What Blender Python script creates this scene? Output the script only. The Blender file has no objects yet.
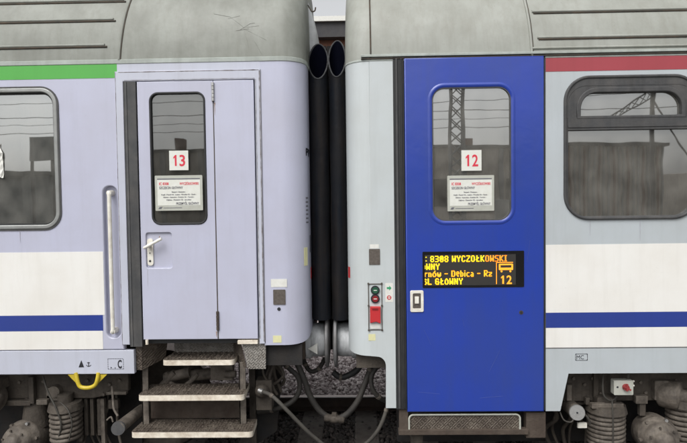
import bpy, math, random
import numpy as np
from mathutils import Vector, Matrix, Euler
from mathutils.geometry import tessellate_polygon
random.seed(7); rng = np.random.default_rng(7)
S = bpy.context.scene
COL = S.collection
PI = math.pi
# ------------------------------------------------------------------ camera
CAM = Vector((0, -4.6, 2.32))
YAW, PITCH, ROLL = math.radians(1.296), math.radians(-2.075), math.radians(-0.764)
ROT = Matrix.Rotation(YAW, 3, 'Z') @ Matrix.Rotation(PI/2 + PITCH, 3, 'X') @ Matrix.Rotation(ROLL, 3, 'Z')
cd = bpy.data.cameras.new('camera'); cam = bpy.data.objects.new('camera', cd); COL.objects.link(cam)
cam.location = CAM; cam.rotation_euler = ROT.to_euler()
FPX = 575.0
cd.sensor_width = 36; cd.lens = 36*FPX/687; cd.clip_start = .05; cd.clip_end = 2000
S.camera = cam
# ------------------------------------------------------------------ world, sun, exposure
SUN_EL, SUN_AZ = 52, 205         # degrees; azimuth the light comes from, clockwise from +Y
W = bpy.data.worlds.new('World'); S.world = W; W.use_nodes = True
nt = W.node_tree; bg = nt.nodes['Background']
sky = nt.nodes.new('ShaderNodeTexSky'); sky.sky_type = 'NISHITA'; sky.sun_disc = False
sky.sun_elevation = math.radians(SUN_EL); sky.sun_rotation = math.radians(SUN_AZ)
sky.air_density = 1.0; sky.dust_density = 5.0; sky.ozone_density = 1.0
hs = nt.nodes.new('ShaderNodeHueSaturation'); hs.inputs['Saturation'].default_value = .10
nt.links.new(sky.outputs[0], hs.inputs['Color']); nt.links.new(hs.outputs[0], bg.inputs['Color'])
bg.inputs['Strength'].default_value = .15
sl = bpy.data.lights.new('sun', 'SUN'); sl.energy = .55; sl.angle = math.radians(28); sl.color = (1, .97, .93)
so = bpy.data.objects.new('sun', sl); COL.objects.link(so)
a_, e_ = math.radians(SUN_AZ), math.radians(SUN_EL)
sdir = Vector((math.sin(a_)*math.cos(e_), math.cos(a_)*math.cos(e_), math.sin(e_)))
so.rotation_euler = sdir.to_track_quat('Z', 'Y').to_euler()
S.view_settings.view_transform = 'Standard'; S.view_settings.look = 'None'
S.view_settings.gamma = 1; S.view_settings.use_curve_mapping = False
S.view_settings.exposure = .45

# ------------------------------------------------------------------ measuring: photo pixel + distance -> metres
def pt(px, py, Y=0.0):
    d = ROT @ Vector((px-343.5, -(py-221.5), -FPX))
    t = (Y-CAM.y)/d.y
    return CAM + d*t
def X(px, py=200, Y=0.0): return pt(px, py, Y).x
def Z(py, px=343, Y=0.0): return pt(px, py, Y).z

# ------------------------------------------------------------------ materials
def mat(name, col, rough=.5, metal=0., col2=None, nscale=3., namt=.5, bump=0., bscale=40., streak=0., scol=None,
        coat=0., sth=(.45, .7), speckle=0., spcol=(.05,.04,.03)):
    m = bpy.data.materials.new(name); m.use_nodes = True
    n = m.node_tree; p = n.nodes['Principled BSDF']; L = n.links.new
    p.inputs['Roughness'].default_value = rough; p.inputs['Metallic'].default_value = metal
    p.inputs['Coat Weight'].default_value = coat; p.inputs['Coat Roughness'].default_value = .15
    tc = n.nodes.new('ShaderNodeTexCoord')
    c = tuple(col)+(1,)
    out = None
    def mixc(a, b, fac):
        mx = n.nodes.new('ShaderNodeMix'); mx.data_type = 'RGBA'
        if isinstance(a, tuple): mx.inputs[6].default_value = a
        else: L(a, mx.inputs[6])
        mx.inputs[7].default_value = tuple(b)+(1,)
        L(fac, mx.inputs[0]); return mx.outputs[2]
    def noise(scale, detail, vec=None, rg=.6):
        no = n.nodes.new('ShaderNodeTexNoise'); no.inputs['Scale'].default_value = scale
        no.inputs['Detail'].default_value = detail; no.inputs['Roughness'].default_value = rg
        L(vec or tc.outputs['Object'], no.inputs['Vector']); return no.outputs['Fac']
    def ramp(f, lo, hi, amt):
        r = n.nodes.new('ShaderNodeMapRange'); r.inputs[1].default_value = lo; r.inputs[2].default_value = hi
        r.inputs[4].default_value = amt; L(f, r.inputs[0]); return r.outputs[0]
    out = c
    if col2 is not None: out = mixc(out, col2, ramp(noise(nscale, 8), .35, .7, namt))
    if streak > 0:
        mp = n.nodes.new('ShaderNodeMapping'); mp.inputs['Scale'].default_value = (9, 9, .7); L(tc.outputs['Object'], mp.inputs['Vector'])
        out = mixc(out, scol or tuple(x*.5 for x in col), ramp(noise(1.6, 7, mp.outputs[0], .65), sth[0], sth[1], streak))
    if speckle > 0:
        out = mixc(out, spcol, ramp(noise(34, 6, None, .7), .62, .74, speckle))
    if isinstance(out, tuple): p.inputs['Base Color'].default_value = out
    else: L(out, p.inputs['Base Color'])
    if bump > 0:
        b = n.nodes.new('ShaderNodeBump'); b.inputs['Strength'].default_value = bump; b.inputs['Distance'].default_value = .01
        L(noise(bscale, 5), b.inputs['Height']); L(b.outputs[0], p.inputs['Normal']); L(b.outputs[0], p.inputs['Coat Normal'])
        r = ramp(noise(bscale*.3, 4), .3, .7, .18)
        ad = n.nodes.new('ShaderNodeMath'); ad.operation = 'ADD'; ad.inputs[1].default_value = rough-.05; L(r, ad.inputs[0]); L(ad.outputs[0], p.inputs['Roughness'])
    return m
def paint(name, col, dirt=.35, dark=.6, warm=(1, .97, .92), rough=.38):
    d = tuple(c*dark*w for c, w in zip(col, warm))
    return mat(name, col, rough, 0, tuple(c*.86*w for c, w in zip(col, warm)), 2.2, .55, .12, 3.5, dirt, d, .25, (.5, .8), .12, tuple(c*.5 for c in col))
M = {}
M['lilac'] = paint('lilac_paint', (.475, .487, .602), .16)
M['lilac2'] = paint('pale_lilac_paint', (.50, .522, .61), .25)
M['white'] = paint('white_paint', (.78, .77, .735), .25, .7)
M['blue'] = paint('blue_stripe_paint', (.018, .042, .25), .15)
M['green'] = paint('green_stripe_paint', (.07, .38, .05), .2)
M['red'] = paint('red_stripe_paint', (.34, .045, .06), .25)
M['grey'] = paint('light_grey_paint', (.45, .49, .515), .2)
M['greygreen'] = paint('pale_grey_paint', (.51, .55, .56), .2)
M['doorblue'] = mat('door_blue_paint', (.013, .044, .34), .34, 0, (.018, .046, .27), 1.4, .9, .7, 1.3, .45, (.026, .050, .22), .4, (.45, .8), .10, (.06, .07, .16))
M['roof1'] = mat('weathered_roof_grey', (.262, .275, .245), .5, 0, (.17, .176, .152), 3.5, .85, .7, 3, .5, (.155, .155, .13), 0, (.45, .75), .35, (.10, .10, .075))
M['roof2'] = mat('pale_roof_grey', (.33, .342, .31), .5, 0, (.23, .236, .205), 3.2, .8, .7, 3, .45, (.2, .195, .16), 0, (.45, .75), .3, (.15, .15, .12))
M['gutter'] = mat('gutter_pale', (.42, .46, .43), .55, 0, (.28, .30, .27), 5, .8, .2, 30, .4)
M['seam'] = mat('seam_and_rib_shade', (.04, .037, .03), .8, 0, (.12, .08, .05), 12, .6)
M['rust'] = mat('rusty_seam', (.07, .055, .05), .7, 0, (.28, .26, .27), 26, 1., .3, 60)
M['rubber'] = mat('black_rubber', (.012, .013, .014), .6, 0, (.03, .03, .03), 9, .7, .2, 30)
M['rubber2'] = mat('worn_grey_rubber', (.045, .047, .05), .6, 0, (.09, .085, .08), 7, .8, .2, 40, .5, (.02, .02, .02))
M['rimrub'] = mat('scuffed_rubber_rim', (.05, .052, .055), .7, 0, (.012, .012, .013), 14, .9, .4, 40)
M['tubeblack'] = mat('shaded_inner_rubber', (.0015, .002, .006), .9)  # near-black stands in for the shade inside the bellows tubes
M['tubeblack'].node_tree.nodes['Principled BSDF'].inputs['Specular IOR Level'].default_value = .05
M['bellows'] = mat('bellows_rubber', (.004, .006, .010), .65, 0, (.011, .010, .010), 3, .8, 1., 6, .6, (.022, .016, .012)); M['bellows'].node_tree.nodes['Principled BSDF'].inputs['Specular IOR Level'].default_value = .2
M['frame'] = mat('window_frame_aluminium', (.33, .34, .33), .45, .5, (.22, .22, .21), 8, .6, .1, 50, .3)
M['alu'] = mat('worn_aluminium', (.55, .55, .54), .35, .8, (.3, .29, .27), 18, .7, .2, 60)
M['ivory'] = mat('ivory_plastic', (.80, .78, .70), .4, 0, (.45, .40, .33), 14, .6)
M['under'] = mat('brake_dust_steel', (.048, .039, .031), .75, 0, (.10, .084, .066), 7, .9, .6, 45, .5, (.02, .016, .013))
M['under2'] = mat('grey_dusty_casting', (.165, .142, .116), .7, 0, (.040, .032, .026), 14, .9, .5, 50, .5, (.04, .03, .025))
M['dark'] = mat('dark_void_steel', (.012, .012, .013), .8, 0, (.025, .02, .016), 6, .8, .4, 30)
M['beam'] = mat('rusty_brown_beam', (.085, .065, .05), .75, 0, (.045, .03, .022), 6, .9, .5, 40, .5)
M['yellow'] = mat('yellow_paint', (.60, .46, .03), .4, 0, (.30, .22, .03), 10, .6, .1, 40)
M['buffer'] = mat('buffer_grey', (.62, .64, .66), .5, .0, (.30, .31, .31), 5, .7, .25, 30, .6, (.05, .05, .05))
M['bufferface'] = mat('buffer_plate', (.26, .26, .265), .45, .3, (.12, .11, .10), 8, .8, .3, 30)
M['hose'] = mat('hose_rubber', (.022, .020, .018), .65, 0, (.045, .04, .034), 12, .7, .4, 80)
M['hose2'] = mat('dusty_hose_rubber', (.06, .055, .046), .7, 0, (.03, .026, .023), 10, .7, .4, 80)
M['red_p'] = mat('red_plastic', (.50, .03, .035), .35, 0, (.42, .03, .03), 12, .4)
M['red_k'] = mat('faded_red_knob', (.30, .035, .035), .5, 0, (.2, .03, .03), 15, .6)
M['green_p'] = mat('green_plastic', (.04, .30, .14), .3)
M['green_d'] = mat('dark_green_button', (.02, .09, .05), .3)
M['red_d'] = mat('dark_red_button', (.22, .015, .02), .3)
M['label'] = mat('label_white', (.72, .72, .68), .5, 0, (.55, .54, .48), 25, .6)
M['label_y'] = mat('label_yellowed', (.68, .66, .38), .5, 0, (.5, .5, .3), 25, .5)
M['ink'] = mat('black_ink', (.015, .016, .022), .6)
M['ink2'] = mat('grey_ink', (.12, .12, .14), .6)
M['ink_r'] = mat('red_ink', (.62, .03, .06), .5)
M['card'] = mat('card_cream', (.70, .71, .66), .45, 0, (.58, .58, .50), 20, .5)
M['card_edge'] = mat('card_holder', (.46, .47, .42), .4, 0, (.36, .36, .3), 20, .5)
M['plate'] = mat('brown_rating_plate', (.17, .15, .13), .45, .5, (.1, .08, .07), 60, .8)
M['screen'] = mat('display_black', (.008, .008, .009), .2)
M['screen2'] = mat('display_matrix', (.035, .033, .030), .35)
M['tread_edge'] = mat('worn_step_nosing', (.80, .74, .63), .6, 0, (.35, .27, .19), 14, .7, .3, 60)
M['railtop'] = mat('pale_rail_shine', (.92, .90, .88), .35, .1)  # near-white base colour stands in for the shine of the rail head
M['rail'] = mat('rail_brown', (.035, .027, .024), .8, 0, (.06, .04, .03), 10, .7, .3, 40)
M['concrete'] = mat('sleeper_concrete', (.14, .125, .11), .85, 0, (.07, .06, .052), 7, .8, .4, 50)
M['interior'] = mat('coach_interior', (.10, .105, .105), .7, 0, (.07, .07, .07), 3, .5)
M['curtain'] = mat('curtain_grey', (.30, .32, .32), .8, 0, (.2, .21, .21), 5, .6)
M['curtain2'] = mat('brown_grey_curtain', (.28, .245, .21), .9, 0, (.2, .17, .15), 5, .6)
M['asphalt'] = mat('platform_paving', (.16, .155, .15), .85, 0, (.10, .10, .095), 4, .7, .3, 60)
M['ground'] = mat('ballast_ground', (.075, .063, .058), .95, 0, (.035, .03, .028), 20, .9, .8, 45)
M['brick'] = mat('old_brick', (.20, .085, .055), .85, 0, (.12, .07, .05), 9, .8, .4, 40)
M['plaster'] = mat('beige_plaster', (.62, .56, .48), .85, 0, (.42, .37, .32), 1.2, .7, .2, 20, .5)
M['darkroof'] = mat('dark_roofing', (.045, .045, .05), .8, 0, (.07, .065, .06), 2, .6, .3, 15)
M['steel'] = mat('galvanised_steel', (.24, .25, .25), .6, .2, (.15, .15, .15), 4, .6)

def emis(name, col, s):
    m = bpy.data.materials.new(name); m.use_nodes = True; p = m.node_tree.nodes['Principled BSDF']
    p.inputs['Base Color'].default_value = tuple(col)+(1,); p.inputs['Emission Color'].default_value = tuple(col)+(1,)
    p.inputs['Emission Strength'].default_value = s; return m
M['led_y'] = emis('led_yellow', (1, .66, .01), .75)
M['led_o'] = emis('led_orange', (.95, .34, .02), .6)
M['led_m'] = emis('led_amber', (1, .48, .015), .7)
def glass(name, tint, refl, haze=.0):
    m = bpy.data.materials.new(name); m.use_nodes = True; n = m.node_tree; L = n.links.new
    n.nodes.remove(n.nodes['Principled BSDF']); o = n.nodes['Material Output']
    g = n.nodes.new('ShaderNodeBsdfGlossy'); g.inputs['Roughness'].default_value = .015; g.inputs['Color'].default_value = (.93, .95, .95, 1)
    t = n.nodes.new('ShaderNodeBsdfTransparent'); t.inputs['Color'].default_value = tuple(tint)+(1,)
    d = n.nodes.new('ShaderNodeBsdfDiffuse'); d.inputs['Color'].default_value = (.30, .29, .26, 1)  # pale diffuse haze mixed in to brighten the panes, patchy as faint dirt
    m0 = n.nodes.new('ShaderNodeMixShader')
    tc0 = n.nodes.new('ShaderNodeTexCoord'); mp0 = n.nodes.new('ShaderNodeMapping'); mp0.inputs['Scale'].default_value = (2, 2, 1.6); L(tc0.outputs['Object'], mp0.inputs['Vector'])
    n0 = n.nodes.new('ShaderNodeTexNoise'); n0.inputs['Scale'].default_value = 3.5; n0.inputs['Detail'].default_value = 7; L(mp0.outputs[0], n0.inputs['Vector'])
    r0 = n.nodes.new('ShaderNodeMapRange'); r0.inputs[1].default_value = .3; r0.inputs[2].default_value = .7; r0.inputs[3].default_value = haze*.55; r0.inputs[4].default_value = haze*1.5
    L(n0.outputs['Fac'], r0.inputs[0]); L(r0.outputs[0], m0.inputs[0]); L(t.outputs[0], m0.inputs[1]); L(d.outputs[0], m0.inputs[2])
    m1 = n.nodes.new('ShaderNodeMixShader'); m1.inputs[0].default_value = refl; L(m0.outputs[0], m1.inputs[1]); L(g.outputs[0], m1.inputs[2])
    tc = n.nodes.new('ShaderNodeTexCoord'); no = n.nodes.new('ShaderNodeTexNoise'); no.inputs['Scale'].default_value = 1.8
    b = n.nodes.new('ShaderNodeBump'); b.inputs['Strength'].default_value = .018; b.inputs['Distance'].default_value = .05
    L(tc.outputs['Object'], no.inputs['Vector']); L(no.outputs['Fac'], b.inputs['Height']); L(b.outputs[0], g.inputs['Normal'])
    L(m1.outputs[0], o.inputs['Surface']); return m
M['glass1'] = glass('tinted_coach_glass', (.5, .54, .54), .29, .32)
M['glass2'] = glass('dark_door_glass', (.30, .31, .30), .14, .14)
M['glass3'] = glass('brown_tinted_glass', (.36, .34, .31), .32, .34)
def checker_mat(name, c1, c2, s=70):
    m = mat(name, c1, .6, .3, c2, 9, .9, 0, 40, .4)
    n = m.node_tree; L = n.links.new; p = n.nodes['Principled BSDF']
    tc = n.nodes.new('ShaderNodeTexCoord'); mp = n.nodes.new('ShaderNodeMapping'); mp.inputs['Rotation'].default_value = (0, PI/4, PI/4)
    L(tc.outputs['Object'], mp.inputs['Vector'])
    ch = n.nodes.new('ShaderNodeTexChecker'); ch.inputs['Scale'].default_value = s*.5; L(mp.outputs[0], ch.inputs['Vector'])
    w1 = n.nodes.new('ShaderNodeTexWave'); w1.bands_direction = 'X'; w1.inputs['Scale'].default_value = s*.28; L(mp.outputs[0], w1.inputs['Vector'])
    w2 = n.nodes.new('ShaderNodeTexWave'); w2.bands_direction = 'Z'; w2.inputs['Scale'].default_value = s*.28; L(mp.outputs[0], w2.inputs['Vector'])
    mx = n.nodes.new('ShaderNodeMix'); L(ch.outputs['Fac'], mx.inputs[0]); L(w1.outputs['Fac'], mx.inputs[2]); L(w2.outputs['Fac'], mx.inputs[3])
    b = n.nodes.new('ShaderNodeBump'); b.inputs['Strength'].default_value = .7; b.inputs['Distance'].default_value = .006
    L(mx.outputs[0], b.inputs['Height']); L(b.outputs[0], p.inputs['Normal']); return m
M['checker'] = checker_mat('dirty_checker_plate', (.15, .125, .10), (.055, .04, .032))
M['checker2'] = checker_mat('pale_checker_plate', (.30, .285, .26), (.15, .13, .11))

# ------------------------------------------------------------------ mesh builder
def rr(x0, z0, x1, z1, r, n=8):
    if x1 < x0: x0, x1 = x1, x0
    if z1 < z0: z0, z1 = z1, z0
    p = []
    for cx, cz, a0 in ((x1-r, z1-r, 0), (x0+r, z1-r, 90), (x0+r, z0+r, 180), (x1-r, z0+r, 270)):
        for i in range(n+1):
            a = math.radians(a0+90*i/n); p.append((cx+r*math.cos(a), cz+r*math.sin(a)))
    return p
class MB:
    def __init__(s): s.v = []; s.f = []; s.m = []; s.sm = []
    def add(s, vs, fs, mi=0, smooth=False):
        o = len(s.v); s.v += [tuple(v) for v in vs]
        for f in fs: s.f.append([i+o for i in f]); s.m.append(mi); s.sm.append(smooth)
        return s
    def box(s, x0, x1, y0, y1, z0, z1, mi=0, rot=None):
        x0, x1 = sorted((x0, x1)); y0, y1 = sorted((y0, y1)); z0, z1 = sorted((z0, z1))
        v = [Vector((x, y, z)) for z in (z0, z1) for y in (y0, y1) for x in (x0, x1)]
        if rot:
            c = Vector(((x0+x1)/2, (y0+y1)/2, (z0+z1)/2)); R = Euler(rot).to_matrix(); v = [c+R@(p-c) for p in v]
        return s.add(v, [(0,2,3,1),(4,5,7,6),(0,1,5,4),(2,6,7,3),(0,4,6,2),(1,3,7,5)], mi)
    def poly(s, outer, y0, y1, holes=(), mi=0, back=True, ch=0.):
        """prism of an XZ outline (with holes) from y0 (front) to y1; ch rounds the front edges"""
        loops = [list(outer)]+[list(h) for h in holes]
        if ch > 0:
            new = []
            for k, l in enumerate(loops):
                ar = sum(l[i][0]*l[(i+1) % len(l)][1]-l[(i+1) % len(l)][0]*l[i][1] for i in range(len(l)))
                if (ar > 0) != (k == 0): l = l[::-1]
                m = len(l); nr = []
                for i in range(m):
                    a, b, c = Vector(l[i-1]), Vector(l[i]), Vector(l[(i+1) % m])
                    n1 = Vector((-(b-a).y, (b-a).x)).normalized(); n2 = Vector((-(c-b).y, (c-b).x)).normalized()
                    q_ = (n1+n2); q_ = q_/max(q_.dot(n1), .3); nr.append(q_)
                rows = []
                for j in range(4):
                    t = PI/2*j/3
                    rows.append([(l[i][0]+nr[i].x*ch*(1-math.sin(t)), y0+ch*(1-math.cos(t)), l[i][1]+nr[i].y*ch*(1-math.sin(t))) for i in list(range(m))+[0]])
                s.grid(list(reversed(rows)), mi)
                new.append([(p[0], p[2]) for p in rows[0][:-1]])
                n0 = len(s.v)
                s.add([(p[0], y0+ch, p[1]) for p in l]+[(p[0], y1, p[1]) for p in l], [(i, i+m, (i+1) % m+m, (i+1) % m) for i in range(m)], mi)
            tri = tessellate_polygon([[Vector((p[0], p[1], 0)) for p in l] for l in new]); flat = [p for l in new for p in l]
            fs = []
            for t in tri:
                a, b, c = [Vector(flat[i]) for i in t]
                fs.append(tuple(t) if (b-a).cross(c-a) > 0 else tuple(reversed(t)))
            return s.add([(p[0], y0, p[1]) for p in flat], fs, mi)
        flat = [p for l in loops for p in l]
        tri = tessellate_polygon([[Vector((p[0], p[1], 0)) for p in l] for l in loops])
        n = len(flat)
        vs = [(p[0], y0, p[1]) for p in flat]+[(p[0], y1, p[1]) for p in flat]
        fs = []
        for t in tri:
            a, b, c = [Vector(flat[i]) for i in t]
            cr = (b-a).cross(c-a)
            t = tuple(t) if cr > 0 else tuple(reversed(t))
            fs.append(t)
            if back: fs.append(tuple(i+n for i in reversed(t)))
        o = 0
        for k, l in enumerate(loops):
            ar = sum(l[i][0]*l[(i+1) % len(l)][1]-l[(i+1) % len(l)][0]*l[i][1] for i in range(len(l)))
            for i in range(len(l)):
                j = (i+1) % len(l); q = (o+i, o+i+n, o+j+n, o+j)
                if (ar < 0) == (k == 0): q = tuple(reversed(q))
                fs.append(q)
            o += len(l)
        return s.add(vs, fs, mi)
    def cyl(s, a, b, r, r2=None, n=20, mi=0, cap=True, smooth=True):
        a = Vector(a); b = Vector(b); r2 = r if r2 is None else r2
        d = (b-a).normalized(); u = d.orthogonal().normalized(); w = d.cross(u)
        vs = []
        for c, rad in ((a, r), (b, r2)):
            for i in range(n):
                t = 2*PI*i/n; vs.append(c+u*rad*math.cos(t)+w*rad*math.sin(t))
        s.add(vs, [(i, (i+1) % n, (i+1) % n+n, i+n) for i in range(n)], mi, smooth)
        if cap: s.add(vs, [tuple(reversed(range(n))), tuple(range(n, 2*n))], mi)
        return s
    def lathe(s, a, axis, prof, n=28, mi=0):
        """prof: (distance along axis, radius)"""
        a = Vector(a); d = Vector(axis).normalized(); u = d.orthogonal().normalized(); w = d.cross(u)
        vs = []
        for h, r in prof:
            for i in range(n):
                t = 2*PI*i/n; vs.append(a+d*h+u*r*math.cos(t)+w*r*math.sin(t))
        fs = [(k*n+i, k*n+(i+1) % n, (k+1)*n+(i+1) % n, (k+1)*n+i) for k in range(len(prof)-1) for i in range(n)]
        return s.add(vs, fs, mi, True)
    def tube(s, path, r, n=10, mi=0, cr=True):
        P = [Vector(p) for p in path]
        if cr and len(P) > 2:
            Q = []
            for i in range(len(P)-1):
                p0 = P[max(i-1, 0)]; p1 = P[i]; p2 = P[i+1]; p3 = P[min(i+2, len(P)-1)]
                for k in range(6):
                    t = k/6; Q.append(.5*((2*p1)+(p2-p0)*t+(2*p0-5*p1+4*p2-p3)*t*t+(3*p1-p0-3*p2+p3)*t**3))
            Q.append(P[-1]); P = Q
        u = None; vs = []
        for i, p in enumerate(P):
            d = (P[min(i+1, len(P)-1)]-P[max(i-1, 0)]).normalized()
            u = d.orthogonal().normalized() if u is None else (u-d*u.dot(d)).normalized()
            w = d.cross(u)
            for k in range(n):
                t = 2*PI*k/n; vs.append(p+u*r*math.cos(t)+w*r*math.sin(t))
        m = len(P)
        s.add(vs, [(k*n+i, k*n+(i+1) % n, (k+1)*n+(i+1) % n, (k+1)*n+i) for k in range(m-1) for i in range(n)], mi, True)
        s.add(vs, [tuple(reversed(range(n))), tuple(range((m-1)*n, m*n))], mi); return s
    def loop(s, pts, r, n=8, mi=0):
        """closed tube"""
        P = [Vector(p) for p in pts]; m = len(P); vs = []
        u = None
        for i, p in enumerate(P):
            d = (P[(i+1) % m]-P[i-1]).normalized()
            u = d.orthogonal().normalized() if u is None else (u-d*u.dot(d)).normalized()
            w = d.cross(u)
            for k in range(n):
                t = 2*PI*k/n; vs.append(p+u*r*math.cos(t)+w*r*math.sin(t))
        return s.add(vs, [(k*n+i, k*n+(i+1) % n, ((k+1) % m)*n+(i+1) % n, ((k+1) % m)*n+i) for k in range(m) for i in range(n)], mi, True)
    def grid(s, rows, mi=0, smooth=True):
        vs = [p for r in rows for p in r]; n = len(rows[0])
        return s.add(vs, [(k*n+i, k*n+i+1, (k+1)*n+i+1, (k+1)*n+i) for k in range(len(rows)-1) for i in range(n-1)], mi, smooth)
    def text(s, txt, x, z, y, size, width=None, mi=0, bold=0., align='LEFT', thick=.0006):
        cu = bpy.data.curves.new('t', 'FONT'); cu.body = txt; cu.size = size; cu.offset = bold; cu.extrude = thick
        cu.resolution_u = 3; cu.align_x = 'LEFT'
        o = bpy.data.objects.new('t', cu); COL.objects.link(o)
        dg = bpy.context.evaluated_depsgraph_get(); me = bpy.data.meshes.new_from_object(o.evaluated_get(dg))
        vs = [v.co.copy() for v in me.vertices]; fs = [tuple(p.vertices) for p in me.polygons]
        bpy.data.objects.remove(o); bpy.data.curves.remove(cu); bpy.data.meshes.remove(me)
        if not vs: return s
        x0 = min(v.x for v in vs); x1 = max(v.x for v in vs)
        k = width/(x1-x0) if width else 1
        off = {'LEFT': 0, 'CENTER': -(x1-x0)*k/2, 'RIGHT': -(x1-x0)*k}[align]
        return s.add([(x+off+(v.x-x0)*k, y-v.z, z+v.y) for v in vs], fs, mi)
    def number(s, txt, x, z, y, h, w, mi, bold):
        # bold condensed figures centred on x; the 1 gets its flag
        dw = w*.46; one = [(.42, 0), (.72, 0), (.72, 1), (.50, 1), (.18, .80), (.18, .64), (.42, .76)]
        for i, ch in enumerate(txt):
            xl_ = x-w/2+i*(w-dw)
            if ch == '1': s.poly([(xl_+a*dw, z+b*h) for a, b in one], y-.0005, y, [], mi)
            else: s.text(ch, xl_+dw/2, z, y, h/.70, dw*.96, mi, bold, 'CENTER')
        return s
    def build(s, name, mats, parent=None, origin=None, bevel=0., seg=2):
        if not isinstance(mats, (list, tuple)): mats = [mats]
        me = bpy.data.meshes.new(name)
        o = bpy.data.objects.new(name, me); COL.objects.link(o)
        org = Vector((0, 0, 0))
        if parent is not None:
            o.parent = parent; p = parent
            while p is not None: org += p.location; p = p.parent
        elif origin is not None: org = Vector(origin); o.location = org
        me.from_pydata([tuple(Vector(v)-org) for v in s.v], [], s.f)
        for m in mats: me.materials.append(m)
        me.polygons.foreach_set('material_index', s.m); me.polygons.foreach_set('use_smooth', s.sm)
        me.update()
        if bevel:
            b = o.modifiers.new('bevel', 'BEVEL'); b.width = bevel; b.segments = seg; b.limit_method = 'ANGLE'; b.angle_limit = math.radians(40); b.harden_normals = False
        return o
def tag(o, label, cat, group=None, kind=None):
    o['label'] = label; o['category'] = cat
    if group: o['group'] = group
    if kind: o['kind'] = kind
    return o
def empty(name, loc):
    o = bpy.data.objects.new(name, None); COL.objects.link(o); o.location = loc; o.empty_display_size = .3; return o

# ------------------------------------------------------------------ roofs
RA, RB = .92, .95                      # roof ellipse half-axes (depth, height)
def roof_pt(z0, a): return RA-RA*math.cos(a), z0+RB*math.sin(a)
def roof_a(z0, py, px):
    """angle on the roof curve at which the photo row py is met"""
    for i in range(0, 900):
        a = math.radians(i/10); d, z = roof_pt(z0, a)
        if z >= Z(py, px, d): return a
    return math.radians(60)
def plan(xs, xe, sgn, d, r, n=12, ext=0.0, far=1.4):
    """plan curve: along the side from xs to the corner, round it, then across the end; sgn=+1 for an end facing +X"""
    xe2 = xe-sgn*(.05*d); r2 = r+.10*d
    pts = [(xs, d)]
    cx, cy = xe2-sgn*r2, d+r2
    for i in range(n+1):
        t = PI/2*i/n; pts.append((cx+sgn*r2*math.sin(t), cy-r2*math.cos(t)))
    pts.append((xe2, max(far, d+r2+.05))); return pts
def build_roof(parent, name, xs, xe, sgn, z0, r, m):
    rows = []
    for k in range(19):
        a = math.radians(5*k); d, z = roof_pt(z0, a)
        rows.append([(x, y, z) for x, y in plan(xs, xe, sgn, d, r)])
    if sgn > 0: pass
    else: rows = [list(reversed(q)) for q in rows]
    mb = MB(); mb.grid(rows)
    zt = z0+RB
    mb.add([(xs, RA, zt), (xe-sgn*.3, RA, zt), (xe-sgn*.3, 2.9, z0), (xs, 2.9, z0)], [(0, 1, 2, 3)])
    return mb.build(name, m, parent)
def roof_line(mb, z0, py, px, x0, x1, r=.007, mi=0):
    a = roof_a(z0, py, px); d, z = roof_pt(z0, a)
    mb.tube([(x0, d-.001, z+.001), ((x0+x1)/2, d-.001, z+.001), (x1, d-.001, z+.001)], r, 8, mi, False)
def roof_seam(mb, z0, x, r=.006, dx=0., mi=0):
    mb.tube([(x+dx*k/14, roof_pt(z0, math.radians(5*k))[0]-.001, roof_pt(z0, math.radians(5*k))[1]+.001) for k in range(15)], r, 8, mi, False)

def ringpts(p, y): return [(a, y, b) for a, b in p]

# ================================================================== LEFT COACH
ZT = Z(65, 60)                # top of left side wall
XE = X(308, 200, .2)+.005     # end wall
RC = .20
A = empty('passenger_coach', (X(0), 1.4, 0))
tag(A, 'lilac passenger coach with green stripe, folding door and open grated steps', 'railway coach', 'passenger coaches standing coupled together')
XL = -5.2
zs = Z(350, 60); zb = Z(374, 60)
# side wall
mb = MB()
wx1, wz0, wz1 = X(59, 160), Z(229, 40), Z(88, 40)
win = rr(wx1-1.25, wz0, wx1, wz1, .135)
rec = rr(X(104.5, 260), Z(338, 112), X(119, 260), Z(186, 110), .055)
xs0 = X(120.5, 210)
mb.poly([(XL, zs), (xs0, zs), (xs0, ZT), (XL, ZT)], 0, .05, [win, rec], ch=.009)
mb.build('side_wall', M['lilac'], A)
# recess for handrail
mb = MB(); mb.poly(rr(X(104.5, 260)-.001, Z(338, 112)-.001, X(119, 260)+.001, Z(186, 110)+.001, .055), .045, .06)
rc_ = mb.build('handrail_recess', M['lilac'], A)
mb = MB()
hx = X(112, 260)
mb.tube([(hx, .04, Z(194, 111)), (hx, -.012, Z(195, 111)), (hx, -.02, Z(202, 111)), (hx, -.02, Z(322, 113)), (hx, -.012, Z(329, 113)), (hx, .04, Z(330, 113))], .016, 12)
h_ = mb.build('handrail', M['ivory'], A)
for py in (193, 331):
    mb = MB(); mb.cyl((hx, .044, Z(py, 112)), (hx, -.028, Z(py, 112)), .024, .02, 18); mb.cyl((hx, -.029, Z(py, 112)), (hx, -.031, Z(py, 112)), .008, n=10, mi=1)
    mb.build('rail_end', [M['ivory'], M['ink']], h_)
# painted bands (3 mm film)
def band(parent, name, x0, x1, py0, py1, px, m, y=-.002):
    MB().box(x0, x1, y, -.0002, Z(py1, px), Z(py0, px)).build(name, m, parent)
band(A, 'green_stripe', XL, X(117, 72), 65.3, 79, 60, M['green'])
band(A, 'white_stripe', XL, X(103, 250), 252, 315.2, 60, M['white'])
band(A, 'blue_stripe', XL, X(103, 320), 315.2, 331, 60, M['blue'])
band(A, 'white_stripe', XL, X(103, 340), 331, 349.4, 60, M['white'])
# sill panel
mb = MB(); mb.poly([(XL, zb), (X(134.5, 365), zb), (X(134.5, 365), zs-.004), (XL, zs-.004)], -.006, .04)
mb.build('sill_panel', M['lilac2'], A, bevel=.004)
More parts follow.
